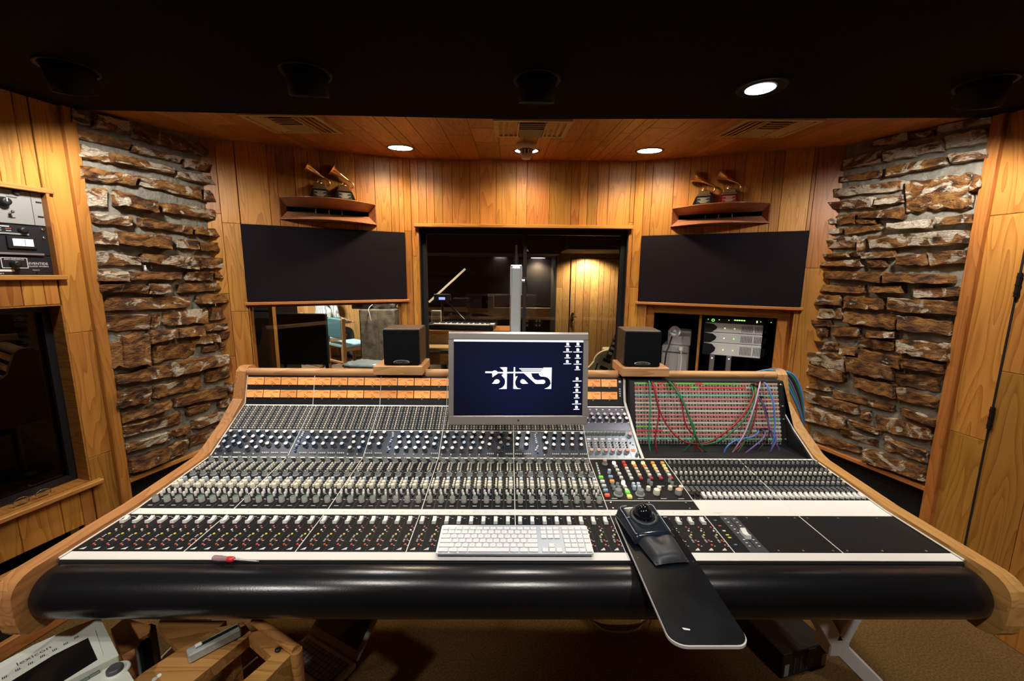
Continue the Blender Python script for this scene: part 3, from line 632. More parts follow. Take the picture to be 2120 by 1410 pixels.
mb.build('panel_print', PAPER, t); rk_knob(t, RW - .115, h * .56, .014); rk_knob(t, RW - .21, h * .56, .014)
MB().cyl((0, 0, 0), (0, -.012, .003), .003).build('toggle_switch', CHROME, t, T3(RW - .055, 0, h * .16))

DARKGLASS = glass_mat('side_window_glass', (.25, .27, .27), 1.5)
window('window_2', WL, wl_, .09, .028, (), glass=DARKGLASS)
MB().box(((wl_[0] + wl_[1]) / 2, .30, (wl_[2] + wl_[3]) / 2), (wl_[1] - wl_[0] + .5, .02, wl_[3] - wl_[2] + .4)).build('wall_booth_side', BLACKM, None, WL.M(0, 0), kind='structure')
MB().cbox(((wl_[0] + wl_[1]) / 2 + .01, -.006, wl_[2] - .010), (wl_[1] - wl_[0] + .05, .045, .022), .004).build('trim_13', W_TRIM, None, WL.M(0, 0), kind='structure')
MB().box(((lowc[0] + lowc[1]) / 2, .22, (lowc[2] + lowc[3]) / 2), (lowc[1] - lowc[0] + .1, .02, lowc[3] - lowc[2] + .1)).build('wall_side_left_recess', BLACKM, None, WL.M(0, 0), kind='structure')
# open wooden frame of the low cabinet
lp = WL.px(165, 1082); t = thing('cabinet_frame', 'pale wooden frame of low black cabinet left of console', 'cabinet', WL.M(lowc[0], 0))
LW = lowc[1] - lowc[0] - .05
MB().cbox((LW / 2, -.03, lowc[3] - .055), (LW, .035, .035), .004).build('top_rail', W_TRIM, t); MB().cbox((LW - .018, -.03, (lowc[3] - .075) / 2), (.035, .034, lowc[3] - .075), .004).build('post', W_TRIMZ, t)
MB().box((LW / 2 - .02, .02, (lowc[3] - .08) / 2), (LW - .04, .03, lowc[3] - .085)).build('black_front', BLACKM, t)
MB().cbox(((lowc[0] + lowc[1]) / 2 + .1, -.012, .034), (lowc[1] - lowc[0] + .35, .022, .066), .003).build('baseboard_left', W_TRIM, None, WL.M(0, 0), kind='structure')
# eyeglasses on the window ledge
p = WL.P(WL.px(78, 1022, .02)[0], wl_[2] + .001, -.02); t = thing('eyeglasses', 'wire-rimmed eyeglasses lying on the left window ledge', 'eyeglasses', Matrix.Translation(p) @ Matrix.Rotation(WL.ang, 4, 'Z'))
for sx in (-1, 1):
    ring = [(sx * .034 + .025 * math.cos(a), -.002, .020 + .018 * math.sin(a)) for a in [2 * math.pi * k / 18 for k in range(19)]]
    MB().tube(ring, .0017, 5).build('rim', CHROME, t); MB().lathe([(.024, 0), (.024, .0012)], 18).build('lens', GLASS, t, T3(sx * .034, -.0015, .020) @ RX(90) @ Matrix.Scale(.75, 4, (0, 1, 0)))
    MB().tube([(sx * .060, -.002, .024), (sx * .061, .018, .022), (sx * .052, .045, .006), (sx * .03, .055, .003)], .0015, 5).build('temple', CHROME, t)
MB().tube([(-.009, -.002, .024), (0, -.004, .028), (.009, -.002, .024)], .001, 5).build('bridge', CHROME, t)
# two tiny figures standing on a stone ledge
for px, m, lab in ((303, WHITEP, 'tiny white figurine standing on a stone of left wall'), (316, BLACK, 'tiny dark figurine standing on a stone of left wall')):
    u, z = WTL.px(px, 560, .035); t = thing('figurine', lab, 'figurine', WTL.M(u, z, .030), 'tiny figurines on the stone wall')
    MB().lathe([(.004, 0), (.006, .004), (.005, .012), (.0035, .018)], 8).build('figure_body', m, t); MB().sphere((0, 0, .0215), .0038, 8, 6).build('figure_head', m, t)

# ================================================================== right wall: door hinges and seam
HG = mat('hinge_dark', (.02, .016, .012), .5, metal=.5)
d1 = link('door_1', None, None, WR.M(0, 0), kind='structure')
MB().box((seam, -.002, 1.02), (.007, .003, 2.1)).build('door_gap', BLACKM, d1)
for py0 in (865, 590):
    z = WR.px(2053 if py0 == 865 else 2110, py0)[1]
    h_ = MB().cyl((seam + .004, -.008, z - .05), (seam + .004, -.008, z + .05), .008, n=10).build('hinge', HG, d1)
    for s_ in (-1, 0, 1): MB().lathe([(.0095, -.003), (.0095, .003)], 10).build('knuckle', HG, h_, T3(seam + .004, -.008, z + s_ * .033))

# ================================================================== mixing console
BAY = .305; X0 = -1.193; XR = 1.247; XM = .552        # bay width, inner left and right, edge between modules and patch bay
EDGE = [X0 + BAY * k for k in range(9)]; CH = BAY / 8
CON = V((.027, 1.35, 0))
con = thing('mixing_console', 'large black mixing console with oak side panels and rows of knobs', 'mixing console', CON)
def cm(x, y, z): return T3(x - CON.x, y - CON.y, z - CON.z)
OFF = cm(0, 0, 0)
class Pan:                                              # a sloping control surface; local z is its normal, local y runs up the slope
    def __init__(s, p0, p1):
        s.p0 = V((0, *p0)); s.p1 = V((0, *p1)); s.L = (s.p1 - s.p0).length; d = (s.p1 - s.p0) / s.L
        s.d = d; s.n = V((0, -d.z, d.y)); s.R = Matrix(((1, 0, 0), (0, d.y, -d.z), (0, d.z, d.y))).to_4x4()
    def M(s, X, f, h=0):
        p = s.p0 + s.d * (s.L * f) + s.n * h; return T3(X - CON.x, p.y - CON.y, p.z - CON.z) @ s.R
    def px(s, x, y):
        p = onplane(x, y, s.p0, s.n); return p.x, (p - s.p0).dot(s.d) / s.L
FAD = Pan((1.030, .786), (1.209, .786)); LOW = Pan((1.240, .786), (1.567, .811)); MOD = Pan((1.572, .812), (1.689, .880)); BTN = Pan((1.689, .880), (1.810, .951)); MET = Pan((1.812, .954), (1.849, 1.079))
PAT = Pan((1.715, .800), (1.800, 1.078))

def body(xa, xb, top):
    poly = [(.985, .66), (1.05, .64), (1.93, .70), (1.93, 1.085)] + top
    mb = MB(); mb.prism([(p[0], p[1]) for p in poly], xa, xb)
    mb.v = [(z - CON.x, x - CON.y, y) for x, y, z in mb.v]; return mb
e = .003
body(X0, XM, [(1.85, 1.081), (1.812 + e, .953 - e), (1.568, .810 - e), (1.24, .786 - e), (.995, .786 - e)]).build('body_shell', BLACKM, con)
body(XM, XR, [(1.80 + e, 1.079), (1.715 + e, .798), (1.567, .810 - e), (1.24, .786 - e), (.995, .786 - e)]).build('patch_shell', BLACKM, con)

# oak side panels
def side(xa, xb):
    up = .016
    pr = [(1.93, .70), (1.93, 1.095), (1.905, 1.118), (1.865, 1.118), (1.842, 1.10), (1.802, .966 + up), (1.70, .886 + up), (1.575, .815 + up), (1.54, .806 + up), (1.24, .787 + up), (1.0, .787 + up), (.945, .787 + up), (.925, .799), (.909, .791), (.897, .779), (.890, .763), (.888, .745), (.890, .690), (.896, .664), (.908, .647), (.924, .637), (.945, .632), (1.05, .632)]
    mb = MB(); mb.prism(pr, xa, xb); mb.v = [(z - CON.x, x - CON.y, y) for x, y, z in mb.v]; o = mb.build('side_panel', W_CON, con)
    bv = o.modifiers.new('round', 'BEVEL'); bv.width = .007; bv.segments = 3; bv.limit_method = 'ANGLE'; bv.angle_limit = .6
    return o
side(X0 - .050, X0 - .005); side(XR + .005, XR + .050)
for x_ in (X0 - .003, XR + .003):                       # white edging along the side panels
    q = [(1.0, .789), (1.24, .789), (1.567, .814), (1.69, .885), (1.812, .957), (1.849, 1.078)]
    if x_ > 0: q[-3:] = [(1.69, .885), (1.80, .966), (1.838, 1.08)]
    MB().tube([(x_ - CON.x, a - CON.y, b + .001) for a, b in q], .0028, 6).build('edging', WHITE, con)
cl_ = MB().prism([(1.567, .80), (1.715, .80), (1.80, 1.08), (1.84, 1.08), (1.806, .966), (1.69, .884)], XR - .003, XR + .004); cl_.v = [(z - CON.x, x - CON.y, y) for x, y, z in cl_.v]; cl_.build('cheek_lining', BLACK, con)

# padded armrest
VINYL = mat('black_vinyl', (.007, .007, .008), .24, bump=(260, .12, .0015), spec=.6)
ar = MB(); n = 40; prof = []
for k in range(n + 1):
    a = math.radians(70 + k * (250 / n)); prof.append((.978 + .066 * math.cos(a), .716 + .066 * math.sin(a)))
prof = [(1.003, .7845)] + prof
xs = [X0 - .004, X0 + .004, X0 + .02] + [X0 + .02 + (XR - X0 - .04) * k / 40 for k in range(1, 40)] + [XR - .02, XR - .004, XR + .004]
for i in range(len(xs)):
    f = .90 if i in (0, len(xs) - 1) else (.97 if i in (1, len(xs) - 2) else 1)
    for a, b in prof: ar.v.append((xs[i] - CON.x, .978 + (a - .978) * f - CON.y, .716 + (b - .716) * f))
m_ = len(prof)
for i in range(len(xs) - 1):
    for j in range(m_ - 1): ar.f.append([i * m_ + j, i * m_ + j + 1, (i + 1) * m_ + j + 1, (i + 1) * m_ + j]); ar.m.append(0); ar.s.append(True)
ar.build('armrest', VINYL, con)
MB().cyl((X0, 1.003, .7835), (XR, 1.003, .7835), .0035, n=8, M=OFF).build('armrest_piping', VINYL, con)

# back rail of the meter bridge (interrupted by the speaker shelves)
for a, b in ((X0 - .004, -.607), (-.379, .512), (.733, XR + .004)):
    mb = MB().cyl((a, 1.862, 1.093), (b, 1.862, 1.093), .0185, n=16, M=OFF); mb.build('bridge_rail', W_CONX, con)
MB().box((.027, 1.895, 1.083), (XR - X0 - .01, .06, .02), M=OFF).build('rail_base', W_CONX, con)

# flat panels and white strips
def strip(name, pan, xa, xb, f0, f1, h, m, th=.002): return MB().box(((xb - xa) / 2, pan.L * (f1 - f0) / 2, 0), (xb - xa, pan.L * (f1 - f0), th)).build(name, m, con, pan.M(xa, f0, h))
FRONT = Pan((.999, .786), (1.030, .786)); SCR = Pan((1.209, .786), (1.240, .786))
strip('front_strip', FRONT, X0, .336, 0, 1, .001, WHITE); strip('front_strip', FRONT, .505, XR, 0, 1, .001, WHITE); strip('scribble_strip', SCR, X0, XR, 0, 1, .001, WHITE)
for k in range(8): strip('fader_panel', FAD, EDGE[k] + .001, EDGE[k + 1] - .001, 0, 1, 0, PANEL)
for k in range(5): strip('channel_panel', LOW, EDGE[k] + .001, EDGE[k + 1] - .001, 0, .985, 0, PANEL)
strip('master_panel', LOW, EDGE[5] + .001, EDGE[6] - .001, .155, .985, 0, PANEL); strip('blank_strip', LOW, EDGE[5] + .001, EDGE[6] - .001, .0, .148, 0, PANEL)
for k in (6, 7): strip('return_panel', LOW, EDGE[k] + .001, EDGE[k + 1] - .001, .17, .985, 0, PANEL)
strip('white_label_strip', LOW, EDGE[6], XR, -.02, .168, .0008, WHITE)
LILAC = mat('lilac_grey_panel', (.16, .15, .19), .3, metal=.5); SILVERP = mat('silver_grey_panel', (.17, .185, .21), .32, metal=.5)
for k in range(5):
    strip('module_panel', MOD, EDGE[k] + .001, EDGE[k + 1] - .001, 0, .97, 0, PANEL_B); strip('routing_panel', BTN, EDGE[k] + .001, EDGE[k + 1] - .001, .015, .97, 0, PANEL)
strip('group_panel', MOD, EDGE[5] + .001, XM - .012, 0, .97, 0, SILVERP); strip('oscillator_panel', BTN, EDGE[5] + .001, XM - .012, .015, .97, 0, LILAC)
for k in range(5): strip('meter_panel', MET, EDGE[k] + .001, (EDGE[k + 1] if k < 4 else .530) - .001, 0, 1, -.001, BLACK)
for nm, pan, f, a, b, w_ in (('white_bar', LOW, .995, X0, XR, .008), ('white_line', MOD, .985, X0, XM, .0022), ('white_bar', BTN, .985, X0, XM, .006), ('white_line', LOW, .150, EDGE[5], EDGE[6], .002)):
    MB().box(((b - a) / 2, 0, 0), (b - a, w_, .003)).build(nm, WHITE, con, pan.M(a, f, .001))
for pan, idx in ((FAD, range(1, 8)), (LOW, range(1, 8)), (MOD, range(1, 6)), (BTN, range(1, 6)), (MET, range(1, 5))):
    for k in idx: MB().box((0, pan.L / 2, 0), (.0022, pan.L, .003)).build('divider', WHITE, con, pan.M(EDGE[k], 0, .0008))
bd = [(XM + .0, 1.560, .812), (XM - .004, 1.62, .845), (XM - .006, 1.689, .885), (XM - .008, 1.76, .93), (XM - .010, 1.806, .960), (XM - .012, 1.82, .985), (XM - .012, 1.846, 1.078)]
MB().tube([(a - CON.x, b - CON.y, c) for a, b, c in smooth_pts(bd, 4)], .0065, 8).build('curved_edging', WHITE, con)

# --- shared control meshes
def knob_mesh(name, r, h, skirt, side_m, top_m, n=10, line=True):
    mb = MB()
    if skirt: mb.lathe([(r * 1.35, 0), (r * 1.3, h * .18), (r * 1.02, h * .24)], n, cap1=False)
    mb.lathe([(r, h * .2 if skirt else 0), (r * .94, h * .92), (r * .86, h)], n, 0, None, True, not skirt, True, 1)
    if line: mb.box((0, r * .55, h + .0004), (r * .22, r * .9, .0009), 2)
    return mb.mesh(name, [side_m, top_m, WHITEP])
K_EQ = knob_mesh('equaliser_knob', .0084, .017, True, DKGREY, STEEL); K_EQB = knob_mesh('equaliser_knob', .0084, .017, True, mat('blue_black', (.03, .045, .07), .4), mat('blue_silver', (.45, .58, .72), .3, metal=.8))
K_GRN = knob_mesh('green_cap_knob', .0092, .020, False, mat('warm_grey_knob', (.42, .42, .38), .45), GREENTOP, 12, False); K_WIDE = knob_mesh('send_knob', .0086, .015, True, GREYP, mat('dark_green_top', (.07, .09, .085), .4), 12)
K_SM = knob_mesh('small_knob', .0062, .014, False, GREYP, GREENTOP, 10, False); K_CREAM = knob_mesh('cream_knob', .0080, .014, False, CREAM, CREAM, 10, False)
K_BLUE = knob_mesh('cream_knob', .0068, .015, False, mat('pale_blue_plastic', (.42, .52, .62), .4), mat('pale_blue_top', (.5, .6, .7), .4), 10, False)
K_PINK = knob_mesh('group_knob', .0085, .017, True, GREYP, mat('pink_cap', (.62, .32, .28), .45), 12, False); K_BIG = knob_mesh('monitor_knob', .0125, .020, True, GREYP, mat('slate_cap', (.16, .18, .19), .4), 14, False)
K_CRB = knob_mesh('monitor_knob', .0115, .018, False, CREAM, CREAM, 14, False); K_ORB = knob_mesh('monitor_knob', .0115, .018, False, GREYP, mat('orange_cap', (.75, .36, .18), .45), 14, False)
K_RET = knob_mesh('return_knob', .0052, .010, False, GREYP, mat('return_top', (.05, .055, .06), .4), 8, True); K_RETY = knob_mesh('return_knob', .0054, .010, False, CREAM, CREAM, 8, False); K_RETP = knob_mesh('return_knob', .0054, .010, False, GREYP, mat('pale_pink_cap', (.62, .40, .33), .45), 8, False)
B_OV = MB().lathe([(.0036, 0), (.0042, .009), (.0034, .015), (.0014, .0165)], 8).mesh('push_button', [WHITEP]); B_WH = MB().cbox((0, 0, .0055), (.0066, .0090, .011), .0014).mesh('push_button', [CREAM])
for me in (B_OV, B_WH): pass
def put(me, pan, X, f, h=.001, name=None, rot=0): return link(name or me.name.split('.')[0], me, con, pan.M(X, f, h) @ (RZ(rot) if rot else Matrix.Identity(4)))

# --- channel strips, 40 of them
rnd = random.Random(11); cl = MB(); cl2 = MB(); prt = MB(); rings = MB()
for c in range(40):
    x = X0 + CH * (c + .5)
    rot = lambda: rnd.uniform(-60, 60)
    put(K_SM, LOW, x - .008, .955, rot=rot()); put(K_WIDE, LOW, x + .006, .905, rot=rot())
    for col in (-.006, .005):
        for r_ in range(4): cl.cbox((0, 0, .0045), (.0062, .0085, .009), .0012, 0 if col < 0 else 1, LOW.M(x + col, .845 - r_ * .043, 0))
    put(K_WIDE, LOW, x + .004, .615, rot=rot())
    cl2.cbox((0, 0, .003), (.006, .007, .006), .001, 0, LOW.M(x - .011, .585, 0)).cbox((0, 0, .003), (.006, .007, .006), .001, 0, LOW.M(x - .011, .565, 0))
    for r_, me in ((.495, K_BLUE), (.435, K_CREAM), (.372, K_CREAM)): put(me, LOW, x + .006, r_)
    for r_ in range(4): put(B_WH, LOW, x - .0085, .505 - r_ * .042)
    for dx, r_ in ((-.009, .265), (.006, .272), (-.004, .215)): put(B_OV, LOW, x + dx, r_)
    cl2.cbox((0, 0, .003), (.007, .008, .006), .001, 0, LOW.M(x + .012, .225, 0)).cbox((0, 0, .003), (.007, .008, .006), .001, 0, LOW.M(x - .011, .305, 0))
    put(K_GRN, LOW, x, .125, rot=rot())
    for dx, r_, w_ in ((0, .055, .014), (.012, .26, .006), (.013, .40, .005), (.012, .66, .006), (-.012, .67, .006), (.013, .16, .007), (-.013, .155, .006)): prt.box((0, 0, 0), (w_, .0022, .0006), 0, LOW.M(x + dx, r_, .0013))
    for dx, r_ in ((.0145, .45), (.0145, .50), (.0145, .355), (-.0145, .43), (-.0145, .36), (.013, .70)): prt.box((0, 0, 0), (.0022, .0022, .0006), 0, LOW.M(x + dx, r_, .0013))
    if c % 8: rings.box((0, LOW.L * .49, 0), (.0007, LOW.L * .97, .0005), 0, LOW.M(X0 + CH * c, 0, .0012)); rings.box((0, MOD.L * .48, 0), (.0008, MOD.L * .96, .0005), 0, MOD.M(X0 + CH * c, 0, .0012))
cl.build('button_cluster', [CREAM, mat('pale_grey_button', (.42, .43, .42), .45)], con, kind='stuff'); cl2.build('black_button_cluster', [BLACK], con, kind='stuff'); prt.build('channel_print', mat('panel_print_white', (.62, .63, .62), .6), con, kind='stuff'); rings.build('module_joint', mat('joint_grey', (.10, .11, .13), .4), con, kind='stuff')

# --- equaliser modules
sl = MB(); wb = MB(); mods = '33433333' 'g3333344' '33g33333' '33344333' '3g343333'
mods = ['4', '4', '3', '4', '4', '3', '3', '3', 'g', '3', '3', '3', '3', '3', '4', '4', '3', '3', 'g', '4', '4', '4', '4', '3', '4', '4', '4', '4', '4', '3', '4', '3', '3', '3', 'g', '4', '3', '3', '3', '3']
for c in range(40):
    x = X0 + CH * (c + .5); k = mods[c]
    if k == 'g':
        for r_ in range(11):
            sl.box((rnd.uniform(-.004, .004), 0, .004), (.007, .005, .008), rnd.choice((0, 0, 1)), MOD.M(x, .18 + r_ * .07, 0)).box((0, 0, .0008), (.022, .003, .0012), 1, MOD.M(x, .18 + r_ * .07, 0))
        continue
    fs = (.84, .62, .40) if k == '3' else (.86, .66, .46, .26)
    for i, f in enumerate(fs):
        dx = (.004, -.002, -.005, .003)[i] if k == '3' else ((.004, -.004) * 2)[i]
        put(K_EQB if rnd.random() < .35 else K_EQ, MOD, x + dx, f, rot=rnd.uniform(-120, 120), name='equaliser_knob')
    if k == '3':
        for i in range(4): wb.lathe([(.0026, 0), (.0026, .005), (.0015, .0065)], 6, 0, MOD.M(x - .0115 + i * .0076, .12, .001))
    else: wb.lathe([(.0028, 0), (.0028, .006), (.0015, .0075)], 6, 0, MOD.M(x - .008, .08, .001))
    for i in range(5): sl.box((rnd.uniform(-.014, .014), 0, .0012), (.003, .0022, .0006), rnd.choice((1, 2)), MOD.M(x, rnd.uniform(.2, .95), 0))
sl.build('slider_caps', [mat('slider_white', (.55, .6, .66), .4), mat('slider_blue', (.05, .09, .20), .4), mat('print_blue_white', (.45, .55, .68), .5)], con, kind='stuff'); wb.build('module_button_cluster', WHITEP, con, kind='stuff')

# --- routing button field
rb = MB()
for c in range(40):
    x = X0 + CH * (c + .5)
    for j in range(3):
        for r_ in range(12):
            rb.lathe([(.0040, 0), (.0040, .005), (.0022, .0072)], 6, 0 if j == 1 else (1 if (r_ + j) % 2 else 2), BTN.M(x + (j - 1) * .0118, .055 + r_ * .078, .0005))
rb.build('routing_button_field', [CREAM, mat('routing_grey', (.24, .26, .26), .45), mat('routing_pale', (.40, .42, .41), .45)], con, kind='stuff')

# --- VU meters
def meter_face_mat():
    m = mat('meter_backlit', (.45, .20, .06), .5, emit=(1, .36, .09), es=1.0); nt = m.node_tree; b = nt.nodes['Principled BSDF']
    oi = nt.nodes.new('ShaderNodeObjectInfo'); mr = nt.nodes.new('ShaderNodeMapRange'); mr.inputs['To Min'].default_value = .42; mr.inputs['To Max'].default_value = .80
    nt.links.new(oi.outputs['Random'], mr.inputs['Value']); nt.links.new(mr.outputs[0], b.inputs['Emission Strength']); return m
METF = meter_face_mat(); INK = mat('meter_ink', (.05, .02, .01), .6); REDINK = mat('meter_red', (.5, .05, .02), .6)
def meter_mesh(w_, h_):
    mb = MB().box((0, 0, .0), (w_, h_, .003), 0)
    for k in range(11):
        a = math.radians(128 - k * 7.6); r_ = h_ * 1.05; cx, cy = math.cos(a) * r_ * 1.35, math.sin(a) * r_ - h_ * .62
        mb.box((0, 0, 0), (.0012, h_ * .15, .0006), 1 if k < 8 else 2, T3(cx, cy, .0018) @ RZ(math.degrees(a) - 90))
    mb.box((w_ * .25, h_ * .20, .0018), (w_ * .30, h_ * .06, .0004), 2); mb.box((0, -h_ * .38, .0018), (w_ * .10, h_ * .06, .0004), 1)
    return mb.mesh('vu_meter', [METF, INK, REDINK])
mw = BAY / 4; m_h = MET.L * .26; MM = meter_mesh(mw - .0045, m_h); NEEDLE = MB().box((0, m_h * .36, 0), (.0012, m_h * .72, .0006)).mesh('needle', [INK])
mwx = (.279 - .027) / 4; MM2 = meter_mesh(mwx - .0045, m_h)
nums = MB(); no = 0
xsm = [X0 + mw * (k + .5) for k in range(16)] + [.027 + mwx * (k + .5) for k in range(4)] + [.279 + mw * (k + .5) for k in range(3)]
for i, x in enumerate(xsm):
    for row, f in ((0, .81), (1, .368)):
        o = link('vu_meter', MM2 if 16 <= i < 20 else MM, con, MET.M(x, f, .002))
        nd = link('needle', NEEDLE, o, T3(mw * .20, -m_h * .48, .0022) @ RZ(50 + rnd.uniform(-3, 3)))
        text_mb(str(8 * (i // 4) + i % 4 + 1 + 4 * row), .0075, nums, 0, MET.M(x, f - .165, .0006))
nums.build('meter_number', mat('number_white', (.7, .7, .68), .6), con, kind='stuff')
sd = MB()
for f in (.60, .52, .44, .36): sd.lathe([(.0035, 0), (.0035, .002)], 8, 0, MET.M(.519, f, 0))
sd.lathe([(.006, 0), (.006, .002)], 12, 0, MET.M(.519, .86, 0)).build('status_dots', PAPER, con, kind='stuff')

# --- faders
FCAP = MB().add([(-.0062, -.013, 0), (.0062, -.013, 0), (.0062, .013, 0), (-.0062, .013, 0), (-.0056, -.012, .009), (.0056, -.012, .009), (.0056, -.002, .006), (-.0056, -.002, .006), (.0056, .002, .006), (-.0056, .002, .006), (.0056, .012, .011), (-.0056, .012, .011)],
    [(3, 2, 1, 0), (0, 1, 5, 4), (4, 5, 6, 7), (7, 6, 8, 9), (9, 8, 10, 11), (2, 3, 11, 10), (1, 2, 10, 8, 6, 5), (3, 0, 4, 7, 9, 11)]).mesh('fader_cap', [WHITEP])
dots = MB(); sn = MB()
for c in list(range(40)) + [44, 45, 46, 47]:
    x = X0 + CH * (c + .5) if c < 40 else X0 + CH * (c + .5)
    link('fader_cap', FCAP, con, FAD.M(x - .004, .80, .0015))
    MB.box(dots, (0, 0, 0), (.0016, FAD.L * .62, .0006), 4, FAD.M(x - .004, .45, .0012))
    for f, mi, dx, r_ in ((.655, 0, .009, .0028), (.555, 1, .009, .0030), (.445, 2, .008, .0034), (.30, 0, .010, .0030), (.185, 0, .009, .0032)):
        dots.lathe([(r_, 0), (r_ * .9, .002)], 8, mi, FAD.M(x + dx, f, .001))
    for f, dx, w_ in ((.93, .0, .010), (.90, .012, .005), (.62, .015, .004), (.52, .015, .004), (.42, .002, .005), (.395, .002, .005), (.37, .002, .005), (.32, .001, .005), (.295, .001, .005), (.265, .001, .005), (.165, .016, .004), (.28, .016, .006)):
        dots.box((0, 0, 0), (w_, .0020, .0005), 3, FAD.M(x + dx, f, .0013))
    dots.add([(-.008, -.005, 0), (.006, -.005, 0), (.006, .005, 0), (.003, .005, 0)], [(0, 1, 2, 3)], 3, False, FAD.M(x - .003, .085, .0014))
    if c % 8 and c < 40: dots.box((0, FAD.L / 2, 0), (.0006, FAD.L, .0004), 5, FAD.M(X0 + CH * c, 0, .0012))
    if c < 40: text_mb(str(c + 1), .008, sn, 0, SCR.M(x, .45, .0023))
dots.build('fader_markings', [mat('red_button', (.62, .10, .06), .4), WHITEP, mat('yellow_button', (.68, .62, .12), .4), mat('fader_print', (.6, .62, .62), .6), mat('fader_slot', (.0, .0, .0), .6), mat('fader_joint', (.06, .065, .07), .5)], con, kind='stuff')
for c, x in enumerate([EDGE[5] + CH * (k + .5) for k in range(4, 8)]): text_mb(str(44 + c), .008, sn, 0, SCR.M(x, .45, .0023))
text_mb('STEREO', .008, sn, 0, SCR.M(EDGE[6] + .05, .45, .0023)); sn.build('channel_number', mat('pencil_grey', (.40, .40, .38), .7), con, kind='stuff')
# right end of the fader row: master fader strip and blank plates
strip('master_fader_panel', FAD, EDGE[6] + .045, EDGE[6] + .098, .0, 1, .0012, mat('master_strip_grey', (.045, .05, .06), .4))
link('fader_cap', FCAP, con, FAD.M(EDGE[6] + .072, .42, .003) @ Matrix.Scale(1.35, 4)); MB().box((0, 0, 0), (.002, FAD.L * .8, .0006)).build('fader_slot', BLACKM, con, FAD.M(EDGE[6] + .072, .5, .0026))
mf = MB()
for f in (.9, .8, .7, .6, .5, .32, .24, .16): mf.box((0, 0, 0), (.006, .003, .0005), 0, FAD.M(EDGE[6] + .058, f, .0026)).box((0, 0, 0), (.006, .003, .0005), 0, FAD.M(EDGE[6] + .086, f, .0026))
for f, mi in ((.86, 1), (.70, 2), (.56, 0), (.45, 3), (.38, 3), (.2, 1)): mf.box((0, 0, 0), (.009, .005, .0008), mi, FAD.M(EDGE[6] + .022, f, .0016))
mf.build('master_print', [PAPER, mat('blue_print', (.10, .18, .35), .5), mat('red_print_b', (.5, .08, .06), .5), mat('yellow_print', (.7, .65, .1), .5)], con, kind='stuff')
for x_ in (EDGE[6] + .13, EDGE[6] + .20, EDGE[7] - .02, EDGE[7] + .02, EDGE[7] + .12, XR - .06):
    for f in (.06, .94): MB().lathe([(.003, 0), (.003, .001)], 8).build('panel_screw', STEEL, con, FAD.M(x_, f, .001))
for x_ in (EDGE[5] + .02, EDGE[5] + .15, EDGE[6] - .03):
    for f in (.03, .125): MB().lathe([(.003, 0), (.003, .001)], 8).build('panel_screw', STEEL, con, LOW.M(x_, f, .001))

# --- return section, lower right: 32 narrow channels
NRET = 32; RWD = (XR - EDGE[6]) / NRET; rt = MB()
for c in range(NRET):
    x = EDGE[6] + RWD * (c + .5)
    for f, me in ((.90, K_RET), (.745, K_RET), (.665, K_RETY), (.555, K_RET), (.470, K_RETP)): put(me, LOW, x + (.003 if f in (.9, .745, .555) else -.003), f, name='return_knob', rot=rnd.uniform(-70, 70))
    for f, dx in ((.95, -.004), (.84, .002), (.80, -.004), (.61, .004)): rt.cbox((0, 0, .004), (.007, .008, .008), .001, 1, LOW.M(x + dx, f, 0))
    for f in (.41, .385, .36, .335): rt.box((0, 0, .001), (.012, .0022, .0008), 0, LOW.M(x, f, 0))
    if c > 1: link('return_fader_cap', FCAP, con, LOW.M(x, .235, .0015) @ Matrix.Scale(.95, 4))
    else: rt.cbox((0, 0, .004), (.010, .014, .008), .001, 1, LOW.M(x, .26, 0))
    rt.box((0, 0, .001), (.004, .0022, .0008), 0, LOW.M(x, .185, 0))
rt.build('return_buttons', [mat('return_print', (.35, .37, .38), .6), BLACK], con, kind='stuff')

# --- master section: columns of illuminated keys
def keymat(n_, c, es=0): return mat('key_' + n_, c, .4, emit=c if es else None, es=es)
KM = dict(w=keymat('white', (.72, .70, .64)), W=keymat('white_lit', (1, .82, .55), 1.6), r=keymat('red', (.55, .05, .04), .25), R=keymat('dark_red', (.45, .05, .05)), y=keymat('yellow', (.75, .58, .18), .3), Y=keymat('yellow_lit', (1, .72, .25), 1.5), o=keymat('orange', (.75, .28, .06), .3),
          c=keymat('cream', (.70, .64, .45)), p=keymat('pink', (.70, .42, .36)), g=keymat('green', (.14, .5, .06), .4), b=keymat('blue', (.25, .42, .55)), s=keymat('pale_green', (.5, .62, .5)), k=BLACK, f=keymat('red_lit', (.7, .08, .03), .5), h=keymat('pale_grey', (.6, .62, .64)))
KEY = {}
def key(ch, x, f, w_=.0125, d=.0125, h_=.009):
    kk = (ch, round(w_, 4), round(d, 4))
    if kk not in KEY: KEY[kk] = MB().cbox((0, 0, h_ / 2), (w_, d, h_), .0012).mesh('illuminated_key', [KM[ch]])
    link('illuminated_key', KEY[kk], con, LOW.M(x, f, .001))
def keycol(seq, a, b, **kw):
    (xa, fa), (xb, fb) = LOW.px(*a), LOW.px(*b); n_ = len(seq)
    for i, ch in enumerate(seq): key(ch, xa + (xb - xa) * i / (n_ - 1), fa + (fb - fa) * i / (n_ - 1), **kw)
keycol('Wwwwww', (1271, 961), (1290, 1000)); keycol('Www', (1290, 1003), (1297, 1018)); keycol('gy', (1299, 1022), (1303, 1031), d=.016, w_=.016)
keycol('rrwwww', (1291, 960), (1307, 993)); keycol('YocccR', (1311, 961), (1327, 993)); keycol('YoccwR', (1331, 961), (1348, 993)); keycol('oyycwR', (1351, 961), (1368, 993)); keycol('oyycwR', (1371, 961), (1389, 993))
keycol('gwsbf', (1244, 991), (1257, 1028), w_=.016, d=.012); keycol('hhhhh', (1235, 963), (1241, 984), w_=.006, d=.009); keycol('bo', (1264, 990), (1267, 999), w_=.016)
